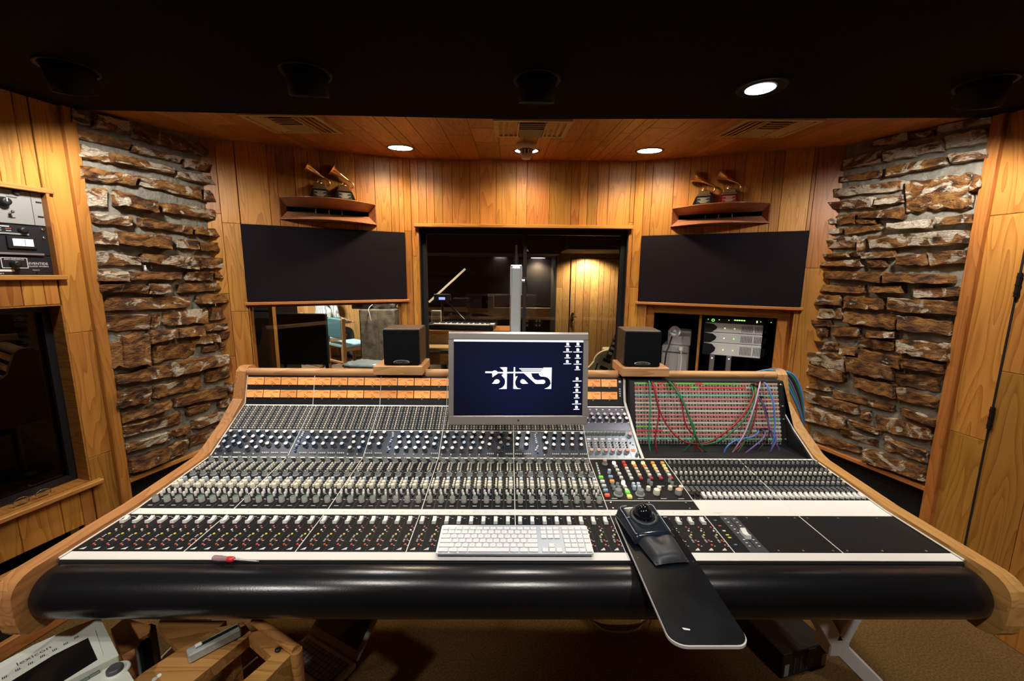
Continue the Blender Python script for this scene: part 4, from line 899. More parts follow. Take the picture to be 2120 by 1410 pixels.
def lowknob(me, x, y): X, f = LOW.px(x, y); put(me, LOW, X, f)
for x, y in ((1280, 1024), (1325, 1024)): lowknob(K_BIG, x, y)
lowknob(K_CRB, 1359, 1023); lowknob(K_ORB, 1404, 1023); lowknob(K_PINK, 1252, 961); lowknob(K_BLUE, 1261, 980)
for x, y in ((1268, 1007), (1278, 1007), (1271, 1014), (1281, 1014)): lowknob(K_SM, x, y)
for x, y in ((1311, 1008), (1321, 1008), (1313, 1014), (1323, 1014)): lowknob(K_BLUE, x, y)
for x, y in ((1342, 1015), (1364, 1015), (1387, 1014), (1409, 1014), (1343, 1000), (1348, 1005), (1386, 998), (1391, 1005)): lowknob(K_CREAM if y > 1012 else K_SM, x, y)
mp = MB()
for i, x_ in enumerate((.37, .46, .54, .60)): mp.box((0, 0, 0), (.02, .002, .0006), 0, LOW.M(x_, .19, .0014))
for x_, f in ((.555, .42), (.60, .42)): mp.box((0, 0, 0), (.03, .0015, .0006), 0, LOW.M(x_, f, .0014))
mp.build('master_section_print', PAPER, con, kind='stuff')

# --- group modules and oscillator panel beside the patch bay
gx0 = EDGE[5]; GW = (XM - .014 - gx0) / 7; gs = MB(); og = MB()
for k in range(7):
    x = gx0 + GW * (k + .5)
    if k: og.box((0, MOD.L * .48, 0), (.0009, MOD.L * .96, .0005), 0, MOD.M(gx0 + GW * k, 0, .0013))
    if k < 6:
        put(K_PINK, MOD, x, .22, name='group_knob'); put(K_SM, MOD, x - .007, .90); put(K_SM, MOD, x + .007, .90)
        gs.box((0, 0, .001), (.016, .008, .001), 2, MOD.M(x, .70, 0))
        for r_ in range(3): gs.lathe([(.0034, 0), (.0034, .006), (.002, .0075)], 6, 0, MOD.M(x - .006, .58 - r_ * .09, 0)).lathe([(.0038, 0), (.0038, .006), (.002, .0075)], 6, 1, MOD.M(x + .007, .56 - r_ * .09, 0))
    else:
        put(K_PINK, MOD, x, .82, name='group_knob'); put(K_SM, MOD, x + .010, .12)
        gs.box((0, 0, .001), (.018, .012, .002), 3, MOD.M(x, .28, 0)).lathe([(.0034, 0), (.0034, .006)], 6, 1, MOD.M(x - .004, .55, 0)).lathe([(.0034, 0), (.0034, .006)], 6, 0, MOD.M(x + .006, .50, 0))
    put(K_EQ, BTN, x, .60, name='equaliser_knob'); put(K_EQ, BTN, x + .004, .44, name='equaliser_knob')
    og.lathe([(.006, 0), (.006, .003), (.003, .0035)], 10, 1, BTN.M(x, .87, .0)); gs.lathe([(.0028, 0), (.0028, .005)], 6, 4 if k % 2 else 0, BTN.M(x + .012, .32, 0)).lathe([(.0028, 0), (.0028, .005)], 6, 1 if k != 3 else 5, BTN.M(x - .008, .36, 0))
strip('oscillator_strip', BTN, gx0 + .001, XM - .012, .02, .20, .0012, LILAC); strip('oscillator_strip', BTN, gx0 + .001, XM - .012, .76, .97, .0012, LILAC)
gs.build('group_buttons', [CREAM, BLACK, PAPER, mat('orange_patch', (.6, .25, .12), .5), mat('green_dot', (.2, .6, .3), .4), mat('blue_dot', (.08, .12, .6), .4)], con, kind='stuff'); og.build('group_joints', [BLACK, STEEL], con, kind='stuff')

# --- patch bay
PX0, PX1 = .572, 1.222
strip('patch_panel', PAT, XM, XR, 0, 1, 0, BLACK); MB().box(((XM + XR) / 2 - CON.x, 1.642 - CON.y, .8025), (XR - XM - .004, .15, .004)).build('patch_ledge', BLACK, con)
SG = dict(p=mat('strip_pink', (.60, .22, .19), .6), e=mat('strip_beige', (.56, .50, .40), .6), t=mat('strip_teal', (.22, .46, .33), .6), g=mat('strip_green', (.20, .46, .10), .6), r=mat('strip_red', (.60, .09, .07), .6), s=mat('strip_salmon', (.60, .30, .20), .6), G=mat('strip_grey', (.45, .45, .42), .6))
rowsp = ['gggrggggrgggggsssss', 'rrrrgrrgrrrrrrGGGG', 'p', 't', 'p', 'e', 'sppppp', 'e', 'p', 'pppppppppt', 'e', 'ggeepppppppppppppe', 'rreeeeeeeee', 'p', 't']
rowsp[3] = 'tttttttt'; jk = MB(); PITCH = (PX1 - PX0) / 48
for r_, seq in enumerate(rowsp):
    f = .962 - r_ * (.962 - .125) / 14; n_ = len(seq); ms = sorted(set(seq)); mb = MB()
    for i, ch in enumerate(seq):
        w_ = (PX1 - PX0) / n_; mb.box((PX0 + w_ * (i + .5) - (PX0 + PX1) / 2, 0, 0), (w_ - .0006, .0078, .004), ms.index(ch))
    mb.build('designation_strip', [SG[c] for c in ms], con, PAT.M((PX0 + PX1) / 2, f, .002))
    for j in range(48):
        for o_ in (-.020, -.034): jk.lathe([(.0046, 0), (.0043, .0035), (.0026, .0036), (.0024, .001)], 6, 0, PAT.M(PX0 + PITCH * (j + .5), f + o_ - .002, .0), cap1=True, mcap=1)
    for j in range(24): jk.box((0, 0, 0), (.008, .0028, .001), 2, PAT.M(PX0 + PITCH * (2 * j + 1), f - .0265 - .002, .0015))
for j in range(48): jk.lathe([(.0042, 0), (.0040, .004), (.0026, .0042)], 6, 0, PAT.M(PX0 + PITCH * (j + .5), .05, 0), mcap=1)
jk.build('jack_field', [mat('jack_metal', (.42, .40, .36), .3, metal=.7), BLACKM, mat('strip_print', (.35, .30, .27), .6)], con, kind='stuff')
for f in (.95, .62, .42, .12): MB().lathe([(.005, 0), (.005, .006), (.003, .008)], 10).build('panel_screw', STEEL, con, PAT.M(XR - .010, f, .001))

# --- under-frame: splayed legs
LEGF = mat('leg_silver', (.62, .62, .60), .45)
def leg(cx, sg):
    mb = MB(); c_ = V((cx, 0, .25))
    for dx, z1 in ((.13, .64), (-.24, .64), (.23, .022)):
        q = V((cx + sg * dx, 0, z1)); d = q - c_; L = d.length; ang = math.atan2(d.x, d.z)
        mb.cbox((0, 0, 0), (.050, .075, L), .003, 0, T3((c_.x + q.x) / 2, 0, (c_.z + q.z) / 2) @ Matrix.Rotation(ang, 4, 'Y'))
    mb.cbox((cx, 0, .25), (.07, .076, .07), .004)
    for dx in (.23,): mb.cbox((cx + sg * dx, 0, .011), (.09, .08, .02), .003)
    return mb.build('leg', LEGF, con, cm(0, 1.29, 0))
leg(1.185, 1); leg(-1.13, -1)
MB().box((0.027, 1.44, .645), (XR - X0 - .1, .7, .03), M=OFF).build('underside_board', BLACKM, con)

# ================================================================== things on the console
# --- oak shelves over the bridge rail with a small speaker on each
GRL = mat('speaker_foam', (.004, .0045, .0055), .9, spec=.15, bump=(700, .3, .001)); CAB = wood('speaker_cabinet', (.10, .058, .034), (.055, .03, .018), 'X', vary=.05)
BADGE = mat('badge_silver', (.55, .55, .53), .35, metal=.8)
W_SHELF = wood('shelf_oak', (.64, .37, .15), (.42, .20, .065), 'X', vary=.05)
for xa, xb, side, sx in ((-.603, -.383, 'left', -.4805), (.516, .730, 'right', .613)):
    t = thing('speaker_shelf', 'oak shelf block on the bridge rail under %s small speaker' % side, 'shelf', (0, 0, 0) and T3((xa + xb) / 2, 1.89, 1.096), 'oak speaker shelves')
    MB().cbox((0, 0, .021), (xb - xa, .18, .042), .003).build('block', W_SHELF, t)
    MB().box((0, .02, -.004), (.10, .10, .012)).build('clamp_foot', BLACK, t)
    t = thing('mini_speaker', 'small cube speaker with black foam front, %s of the monitor' % side, 'speaker', T3(sx, 1.90, 1.1385) @ RZ(2 if sx < 0 else -3), 'cube speakers on the console')
    S_ = .164
    MB().cbox((0, .008, S_ / 2), (S_, S_ - .016, S_), .003).build('cabinet', CAB, t)
    MB().cbox((0, -S_ / 2 + .002, S_ / 2), (S_ - .006, .016, S_ - .006), .003).build('foam_grille', GRL, t)
    bg = MB().lathe([(.036, 0), (.036, .002), (.033, .003)], 28).build('badge', BADGE, t, T3(0, -S_ / 2 - .006, .016) @ RX(90) @ Matrix.Scale(.26, 4, (0, 1, 0)))
    MB().lathe([(.033, .0032), (.033, .0034)], 28).build('badge_field', BLACK, bg)
    mb = text_mb('AURATONE' if side == 'right' else '\u00f8 AURATONE', .011, None, 0, T3(0, 0, 0) @ Matrix.Scale(1.06, 4, (1, 0, 0)))
    mb.build('badge_text', BADGE, t, T3(0, -S_ / 2 - .0102, .016) @ RX(90))

# --- computer monitor on an arm
MX, MYt, MYb, MZt, MZb = .036, 1.548, 1.505, 1.328, .978
mt = onplane(1082, 690, (0, 1.548, 0), V((0, 1, 0)))
tiltM = math.atan2(MYt - MYb, MZt - MZb); HM = math.hypot(MYt - MYb, MZt - MZb); WM = .534
MON = T3(MX + .006, MYb, MZb) @ RZ(2.2) @ Matrix.Rotation(-tiltM, 4, 'X') @ RY(.35)
t = thing('computer_monitor', 'aluminium framed flat monitor showing a white logo on dark blue', 'monitor', MON)
MALU = mat('monitor_aluminium', (.40, .36, .33), .42, metal=.5)
fr = MB(); sx, s0, s1 = .0195, .036, .026                          # side, bottom and top bezel
fr.cbox((0, .012, HM - s1 / 2), (WM, .030, s1), .003).cbox((0, .012, s0 / 2), (WM, .030, s0), .003)
for q in (-1, 1): fr.box((q * (WM / 2 - sx / 2), .012, (s0 + HM - s1) / 2), (sx, .029, HM - s0 - s1))
fr.build('bezel', MALU, t); MB().cbox((0, .024, HM / 2), (WM - .01, .02, HM - .01), .004).build('back_shell', MALU, t)
MB().cyl((-WM / 2, .010, HM - .002), (WM / 2, .010, HM - .002), .006, n=12).build('top_edge', ALU, t)
def screen_mat():
    m = bpy.data.materials.new('screen_blue'); m.use_nodes = True; nt = m.node_tree; b = nt.nodes['Principled BSDF']; N = nt.nodes.new; Lk = nt.links.new
    tc = N('ShaderNodeTexCoord'); gr = N('ShaderNodeTexGradient'); gr.gradient_type = 'SPHERICAL'; mp = N('ShaderNodeMapping'); mp.inputs['Scale'].default_value = (3.2, 1, 4.6); Lk(tc.outputs['Object'], mp.inputs['Vector']); Lk(mp.outputs[0], gr.inputs['Vector'])
    r = N('ShaderNodeValToRGB'); r.color_ramp.elements[0].color = (.0008, .0013, .007, 1); r.color_ramp.elements[1].color = (.0024, .0050, .036, 1); Lk(gr.outputs['Fac'], r.inputs['Fac'])
    b.inputs['Base Color'].default_value = (.004, .004, .006, 1); b.inputs['Roughness'].default_value = .5; b.inputs['Specular IOR Level'].default_value = .12
    Lk(r.outputs['Color'], b.inputs['Emission Color']); b.inputs['Emission Strength'].default_value = 1.0; return m
SW, SH = WM - 2 * sx, HM - s0 - s1
scr = MB().box((0, 0, 0), (SW, .004, SH)).build('screen', screen_mat(), t, T3(0, .0035, s0 + SH / 2))
LIT = mat('screen_white', (.9, .9, .9), .5, emit=(.86, .90, 1), es=.95); LITB = mat('screen_blue_white', (.8, .85, .9), .5, emit=(.62, .72, 1), es=.85)
def scr_pt(x, y):                                                   # crop pixels (6.131 per photo pixel) on the screen -> screen local x, z
    u = (x - 148) / (1816 - 148 - (y - 200) * .018); yy0 = 182 + (205 - 182) * u; yy1 = 1198 + (1236 - 1198) * u
    return (u - .5) * SW, (.5 - (y - yy0) / (yy1 - yy0)) * SH
def flat(polys, name, m, d=.0022):
    mb = MB()
    for pl in polys:
        q = [scr_pt(*p) for p in pl]
        if sum(a[0] * b[1] - b[0] * a[1] for a, b in zip(q, q[1:] + q[:1])) < 0: q = q[::-1]
        mb.prism(q, 0, .0005, M=T3(0, -d, 0) @ RX(90))
    return mb.build(name, m, scr)
flat([[(148, 182), (1820, 205), (1820, 232), (148, 208)]], 'menu_bar', LITB)
def arc(cx, cy, rx, ry, a0, a1, n_=10): return [(cx + rx * math.cos(math.radians(a0 + (a1 - a0) * k / n_)), cy - ry * math.sin(math.radians(a0 + (a1 - a0) * k / n_))) for k in range(n_ + 1)]
B_stem = [(735, 560), (828, 560), (824, 852), (722, 852)] + arc(715, 757, 88, 92, -80, 20, 8) + [(800, 720), (758, 668), (786, 640), (778, 600)]
parts_logo = [
    B_stem,
    [(550, 612), (640, 614), (640, 636), (550, 634)],
    [(636, 622), (650, 606), (674, 600), (696, 608), (704, 622), (1250, 626), (1250, 646), (712, 640), (690, 658), (664, 674), (642, 694)],
    [(636, 778), (660, 748)] + arc(698, 750, 36, 30, 150, -90, 10) + [(690, 780)],
    [(914, 560), (932, 560), (932, 690), (964, 682), (950, 710)] + arc(1020, 772, 88, 92, 150, 245, 8) + [(1010, 852), (908, 852)],
    arc(1036, 755, 38, 32, 110, 270, 8) + [(1098, 786), (1070, 752), (1046, 728)],
    [(1040, 640), (1140, 650), (1150, 690), (1180, 728), (1215, 740), (1290, 736)] + arc(1290, 764, 30, 28, 90, -90, 8) + [(1196, 790), (1160, 758)],
    [(1298, 570), (1404, 572), (1396, 862), (1308, 860), (1360, 836), (1392, 790), (1380, 740), (1352, 708), (1310, 694), (1262, 690), (1238, 668), (1240, 650), (1276, 612)],
    [(982, 576), (1300, 580), (1290, 594), (994, 590)], [(1004, 600), (1290, 602), (1278, 614), (1018, 612)], [(1028, 620), (1276, 622), (1262, 634), (1040, 630)]]
flat(parts_logo, 'logo', LIT)
ic = []
for x, ys in ((1612, (255, 330, 412, 492)), (1745, (255, 332, 416, 498, 575, 730, 815, 886, 962, 1045, 1120))):
    for i, y in enumerate(ys):
        xx = x - (y - 255) * .025
        ic.append([(xx - 17, y - 20), (xx + 9, y - 20), (xx + 18, y - 10), (xx + 18, y + 18), (xx - 17, y + 18)])
        w_ = (36, 58, 38, 50)[i % 4]
        ic.append([(xx - w_, y + 26), (xx + w_, y + 26), (xx + w_, y + 36), (xx - w_, y + 36)])
flat(ic, 'desktop_icons', LITB).__setitem__('kind', 'stuff')
ap = [(.008 * math.cos(a) * (1 - .12 * math.sin(a)), .008 * math.sin(a)) for a in [2 * math.pi * k / 20 for k in range(20)] if not (-.45 < math.sin(a) < .45 and math.cos(a) > .5)]
ap = [(x * .55, y * .55) for x, y in ap]
MB().prism(ap, 0, .0004, M=T3(.0, -.0032, s0 * .5) @ RX(90)).build('maker_mark', DKGREY, t)

# --- monitor arm
ARM = mat('arm_grey', (.62, .65, .67), .35, metal=.15)
t = thing('monitor_arm', 'pale grey upright monitor arm rising behind the monitor', 'monitor arm', T3(.030, 1.66, 0))
zt = ony(1068, 552, 1.62).z
MB().cbox((0, -.035, (zt + 1.12) / 2), (.038, .034, zt - 1.12), .006).build('upright_beam', ARM, t)
mb = MB(); 
for sx_ in (-1, 1): mb.box((sx_ * .0205, -.018, zt - .055), (.005, .05, .11))
mb.cbox((0, -.018, zt + .002), (.046, .05, .008), .003).build('head_bracket', ALU, t)
MB().cyl((.023, -.02, zt - .055), (.035, -.02, zt - .055), .006, n=10).build('pivot_bolt', STEEL, t)
MB().tube(smooth_pts([(.030, -.01, zt - .045), (.040, -.01, zt - .05), (.044, -.012, zt - .075), (.046, -.012, zt - .10)], 3), .0035, 6).build('lever', BLACK, t)
MB().cyl((0, .0, zt + .006), (0, .0, zt + .045), .010, .008, 12).cyl((0, 0, zt + .045), (0, 0, zt + .085), .006, .005, 10).build('top_joint', BLACK, t)
MB().cyl((0, .33, 0), (0, .33, zt - .06), .022, n=16).build('pole', ALU, t); MB().cbox((0, .16, zt - .07), (.034, .36, .030), .004).build('reach_arm', ARM, t)
MB().lathe([(.16, 0), (.16, .012), (.03, .02)], 28).build('floor_plate', BLACK, t, T3(0, .33, 0))
MB().cbox((0, -.066, 1.17), (.10, .03, .10), .004).build('mount_plate', BLACK, t)

# --- keyboard
KBX, KBY = .0235, 1.006
KB = T3(KBX, KBY, .7965) @ RZ(.0) @ RX(4.0)
t = thing('computer_keyboard', 'slim aluminium computer keyboard with white keys lying on the faders', 'keyboard', KB)
KALU = mat('keyboard_aluminium', (.62, .68, .76), .35, metal=.6); KEYW = mat('keycap_white', (.80, .80, .80), .4)
def rrect(w_, d, r, cx=0, cy=0, n_=5):
    out = []
    for sx_, sy_, a0 in ((1, -1, -90), (1, 1, 0), (-1, 1, 90), (-1, -1, 180)):
        for k in range(n_ + 1):
            a = math.radians(a0 + 90 * k / n_); out.append((cx + sx_ * (w_ / 2 - r) + r * math.cos(a), cy + sy_ * (d / 2 - r) + r * math.sin(a)))
    return out
KW, KD = .430, .116
MB().prism(rrect(KW, KD, .007, 0, KD / 2), 0, .0055).build('base_plate', KALU, t); MB().cyl((-.19, KD - .012, -.003), (.19, KD - .012, -.003), .006, n=12).build('rear_foot', WHITEP, t)
U = .0191; kx0 = -KW / 2 + .0035; km = {}; leg_ = MB()
def kkey(u0, row, w_=1.0, h_=1.0, txt=None, gap=0):
    ks = (round(w_, 2), round(h_, 2))
    if ks not in km: km[ks] = MB().cbox((0, 0, .0015), (w_ * U - .0032, h_ * U * .93 - .0030, .003), .0007).mesh('key', [KEYW])
    y = .0035 + (row + h_ / 2) * U * .93 - (.0 if h_ >= 1 else .0); x = kx0 + (u0 + w_ / 2) * U + gap
    link('key', km[ks], t, T3(x, y, .0056))
    if txt: text_mb(txt, .0052 if len(txt) < 2 else .0030, leg_, 0, T3(x, y, .0088))
rows = [[(1, 'fn'), (1.05, 'ctrl'), (1.3, 'alt'), (6.1, None), (1.3, 'cmd'), (1.15, 'alt'), (1.3, 'ctrl'), (1.8, None)]]
def rowkeys(row, items):
    u_ = 0
    for w_, tx in items: kkey(u_, row, w_, 1, tx); u_ += w_
rowkeys(0, [(1.6, 'ctrl'), (1.3, 'alt'), (1.4, 'cmd'), (6.0, None), (1.4, 'cmd'), (1.3, 'alt'), (1.5, 'ctrl')])
rowkeys(1, [(2.35, 'shift')] + [(1, c) for c in 'ZXCVBNM,./'] + [(2.15, 'shift')])
rowkeys(2, [(1.85, 'caps')] + [(1, c) for c in "ASDFGHJKL;'"] + [(1.65, 'return')])
rowkeys(3, [(1.5, 'tab')] + [(1, c) for c in 'QWERTYUIOP[]'] + [(1.0, '\\')])
rowkeys(4, [(1, c) for c in '`1234567890-='] + [(1.5, 'delete')])
for k in range(14): kkey(k * 14.5 / 14, 5, 14.5 / 14, .78, 'esc' if k == 0 else 'F%d' % k)
g1 = .008
for r_ in (3, 4): [kkey(14.5 + k, r_, 1, 1, None, g1) for k in range(3)]
for k in range(3): kkey(14.5 + k, 5, 1, .78, 'F%d' % (14 + k), g1)
for k in range(3): kkey(14.5 + k, 0, 1, 1, None, g1)
kkey(15.5, 1, 1, 1, None, g1)
g2 = .0145
for k in range(4): kkey(17.5 + k, 5, 1, .78, 'F%d' % (17 + k) if k < 3 else None, g2)
for r_, seq in ((4, ('c', '=', '/', '*')), (3, '789-'), (2, '456+')): [kkey(17.5 + k, r_, 1, 1, c, g2) for k, c in enumerate(seq)]
for k, c in enumerate('123'): kkey(17.5 + k, 1, 1, 1, c, g2)
kkey(20.5, 0, 1, 2, None, g2); kkey(17.5, 0, 2, 1, '0', g2); kkey(19.5, 0, 1, 1, '.', g2)
leg_.build('key_legends', mat('legend_grey', (.40, .41, .42), .6), t, kind='stuff')

# --- black board with trackball
LAM = mat('black_laminate', (.006, .007, .009), .30, noise=(14, .5), spec=.07); EDGEW = mat('white_edge_band', (.72, .68, .66), .5)
BX0, BX1, BY0, BY1, BZ = .338, .503, .722, 1.17, .7985
bw = BX1 - BX0; pl = [(BX1, BY1), (BX0, BY1)] + [(BX0 + .035 + .035 * math.cos(math.radians(a)), BY0 + .03 + .03 * math.sin(math.radians(a))) for a in range(180, 271, 15)] + [(BX1 - .028 + .028 * math.cos(math.radians(a)), BY0 + .028 + .028 * math.sin(math.radians(a))) for a in range(270, 361, 15)]
BC = V(((BX0 + BX1) / 2, BY0, BZ)); pl = [(x - BC.x, y - BC.y) for x, y in pl]
t = thing('trackball_board', 'black board with white edge jutting over the armrest', 'board', BC)
MB().prism(pl, 0, .0065).build('edge_band', EDGEW, t); MB().prism([(x * .985, .003 + y * .992) for x, y in pl], .0055, .0085).build('laminate_top', LAM, t)
MB().prism([(-.042, .038), (-.030, .036), (-.028, .039), (-.036, .0415), (-.044, .043)], .0085, .0087).build('chip_mark', WHITEP, t)
for x_, y_ in ((-.070, .262), (.072, .248), (.072, .385), (-.070, .41)): MB().lathe([(.002, 0), (.002, .0006)], 8).build('screw', DKGREY, t, T3(x_, y_, .0085))

TBG = mat('trackball_gloss', (.012, .018, .028), .12, spec=.7); TBM = mat('trackball_matt', (.03, .035, .042), .38); TBL = mat('trackball_line', (.45, .52, .6), .3, metal=.5); REST = mat('wrist_rest_pad', (.028, .031, .036), .42, bump=(500, .2, .0006))
TB = T3(.405, 1.105, BZ + .0087) @ RZ(8)
t = thing('trackball', 'black trackball with large glossy ball and padded wrist rest', 'trackball', TB)
W2, D2 = .128, .128
def shell(mb, w0, w1, d, hf, hb, r, mi=0, nx=12, ny=12, crown=.006, round_=.016):
    g = []
    for j in range(ny + 1):
        f = j / ny; ww = w0 + (w1 - w0) * f
        for i in range(nx + 1):
            s_ = i / nx * 2 - 1; e1 = max(0, abs(s_) - (1 - 2 * round_ / ww)) / (2 * round_ / ww); e2 = max(0, abs(f * 2 - 1) - (1 - 2 * round_ / d)) / (2 * round_ / d)
            z = (hf + (hb - hf) * f + crown * (1 - s_ * s_)) * math.sqrt(max(0, 1 - min(1, e1 * e1 + e2 * e2) * .92))
            g.append((s_ * ww / 2, -d / 2 + d * f, z))
    mb.add(g, [(j * (nx + 1) + i, j * (nx + 1) + i + 1, (j + 1) * (nx + 1) + i + 1, (j + 1) * (nx + 1) + i) for j in range(ny) for i in range(nx)], mi, True)
    return mb
sh = shell(MB(), .118, .124, .135, .026, .043, .01, nx=20, ny=20, crown=.003, round_=.010); sh.box((0, 0, .009), (.114, .128, .018)); sh.build('body_shell', TBG, t)
BCZ = V((.002, .012, .040))
MB().lathe([(.040, .034), (.041, .040), (.037, .044), (.031, .043), (.029, .036)], 32, cap0=False, cap1=False, M=T3(BCZ.x, BCZ.y, .0) @ RX(7)).build('scroll_ring', TBM, t)
MB().sphere(BCZ + V((0, 0, .006)), .0275, 32, 20).build('ball', mat('ball_gloss', (.006, .007, .010), .05, spec=.8), t)
def topz(x, y): f = (y + .0675) / .135; return .026 + .017 * f + .003 * (1 - (x / .06) ** 2) + .0006
for sx_ in (-1, 1):
    MB().tube(smooth_pts([(sx_ * .052, y, topz(.052, y)) for y in (-.056, -.02, .02, .055)] + [(sx_ * .030, .058, topz(.03, .058))], 3), .0012, 5).build('inlay_line', TBL, t)
    MB().tube([(sx_ * .051, .010, topz(.051, .01)), (sx_ * .041, .010, topz(.041, .01))], .0010, 5).build('button_gap', TBL, t)
MB().prism([(-.018, -.052), (.018, -.052), (.024, -.040), (-.024, -.040)], 0, .002, M=T3(0, 0, topz(0, -.046) - .001) @ RX(7)).build('name_plate', TBL, t)
wr = shell(MB(), .094, .112, .098, .015, .026, .01, nx=16, ny=14, crown=.008, round_=.022)
wr.v = [(x, y, z - (.010 * math.exp(-((x / .017) ** 2 + ((y - .026) / .022) ** 2)))) for x, y, z in wr.v]
wr.box((0, 0, .004), (.084, .085, .008)); wr.build('wrist_rest', REST, t, T3(.006, -.103, 0))
MB().tube(smooth_pts([(.052, .05, .02), (.064, .02, .012), (.068, -.02, .006), (.070, -.05, .004)], 4), .0022, 6).build('cable', BLACK, t)

# --- screwdriver
a = onz(440, 1155, .797); b = onz(535, 1162, .794)
t = thing('screwdriver', 'small screwdriver with clear handle and red collar on armrest edge', 'screwdriver', Matrix.Translation(a) @ (b - a).to_track_quat('Z', 'Y').to_matrix().to_4x4())
L_ = (b - a).length
MB().lathe([(.004, 0), (.0070, .003), (.0075, .02), (.0062, .036), (.006, .043)], 8, sm=False).build('handle', mat('clear_pink_plastic', (.62, .40, .42), .15, trans=.55), t)
MB().lathe([(.0062, .042), (.0075, .046), (.0072, .056), (.0055, .060)], 10).build('collar', mat('red_plastic', (.62, .03, .03), .3), t)
MB().cyl((0, 0, .060), (0, 0, L_ - .005), .0022, n=8).box((0, 0, L_ - .003), (.004, .001, .008)).build('blade', ALU, t)

# --- patch cables
def patch_px(x, y, h): r = ray(x, y); n_ = PAT.n; return O + r * ((PAT.p0 + n_ * h - O).dot(n_) / r.dot(n_))
CC = dict(red=(.30, .018, .016), green=(.02, .17, .06), violet=(.16, .09, .26), blue=(.07, .20, .55), dark=(.03, .012, .02), lilac=(.42, .30, .42), teal=(.03, .25, .14))
CM = {k: mat('cable_' + k, v, .42) for k, v in CC.items()}
def cable(c, pts, label, r_=.0034, grp='patch cables'):
    P = [patch_px(x, y, h) for x, y, h in pts]; P = smooth_pts(P, 6); o_ = P[0].copy()
    t_ = thing('patch_cable', label, 'cable', o_, grp)
    MB().tube([p - o_ for p in P], r_, 6).build('lead', CM[c], t_)
    for p, q in ((P[0], P[1]), (P[-1], P[-2])):
        if pts[0 if p is P[0] else -1][2] < .02:
            n_ = PAT.n; MB().cyl(p - o_ - n_ * .008, p - o_ + n_ * .020, .0048, n=8).build('plug', BLACK, t_)
# pixel traces with height above the patch field
cable('teal', [(1341, 790, .006), (1345, 795, .04), (1346, 850, .055), (1343, 900, .05), (1347, 935, .05), (1365, 952, .04)], 'teal patch cable hanging straight down at left edge of patch bay')
cable('red', [(1348, 790, .006), (1352, 797, .045), (1362, 840, .06), (1364, 860, .06), (1357, 905, .06), (1361, 935, .055), (1375, 951, .03)], 'dark red patch cable dropping beside the teal one at left')
cable('red', [(1349, 790, .006), (1355, 800, .05), (1366, 850, .07), (1384, 885, .075), (1410, 911, .075), (1440, 919, .07), (1475, 912, .075), (1520, 880, .075), (1545, 850, .07), (1560, 820, .05), (1566, 792, .006)], 'long red patch cable sagging across the patch bay')
cable('green', [(1384, 790, .006), (1390, 795, .045), (1412, 825, .065), (1425, 860, .07), (1438, 890, .075), (1428, 920, .07), (1402, 950, .03)], 'green patch cable curling back to the left at bottom')
cable('green', [(1387, 797, .006), (1395, 802, .05), (1418, 840, .07), (1432, 880, .075), (1447, 915, .075), (1465, 938, .05), (1485, 951, .03)], 'green patch cable slanting down from left to ledge')
cable('red', [(1391, 790, .006), (1398, 798, .05), (1410, 830, .06), (1420, 880, .065), (1440, 905, .06), (1440, 925, .05), (1430, 950, .03)], 'dark red patch cable behind the slanting green ones')
cable('green', [(1430, 916, .055), (1450, 921, .07), (1490, 912, .078), (1530, 880, .078), (1552, 850, .07), (1561, 825, .05), (1556, 796, .006)], 'green patch cable sagging just below the long red one')
cable('red', [(1440, 922, .05), (1462, 940, .05), (1490, 944, .05), (1518, 936, .05), (1550, 900, .05), (1566, 850, .05), (1567, 800, .006)], 'red patch cable lying low along the patch bay ledge')
cable('lilac', [(1574, 790, .006), (1572, 800, .05), (1562, 840, .075), (1545, 890, .08), (1528, 920, .08), (1506, 951, .04)], 'pale lilac patch cable hanging from right end to ledge')
cable('green', [(1560, 800, .006), (1565, 810, .05), (1560, 850, .06), (1550, 895, .065), (1532, 930, .06), (1512, 952, .03)], 'green patch cable behind the pale lilac one')
cable('blue', [(1577, 790, .006), (1588, 798, .05), (1600, 830, .07), (1604, 870, .07), (1602, 910, .07), (1592, 950, .03)], 'bright blue patch cable hanging at right end of patch bay')
cable('blue', [(1570, 890, .006), (1569, 896, .05), (1555, 905, .07), (1525, 911, .08), (1505, 925, .08), (1499, 940, .07), (1502, 951, .04)], 'blue patch cable looping to the left near the ledge')
cable('violet', [(1577, 888, .006), (1584, 896, .05), (1578, 910, .07), (1560, 925, .07), (1540, 940, .06), (1515, 952, .03)], 'violet patch cable curving down left from lower rows')
cable('violet', [(1583, 888, .006), (1598, 892, .06), (1606, 910, .07), (1598, 930, .065), (1585, 951, .03)], 'violet patch cable arching over at lower right')
cable('violet', [(1560, 812, .006), (1568, 820, .05), (1580, 840, .05), (1598, 900, .05), (1610, 925, .05), (1618, 951, .03)], 'violet patch cable crossing to the far lower right')
cable('dark', [(1573, 822, .006), (1582, 840, .04), (1590, 870, .04), (1592, 900, .04), (1572, 930, .05), (1556, 945, .03)], 'blackish patch cable among the violet ones at right')
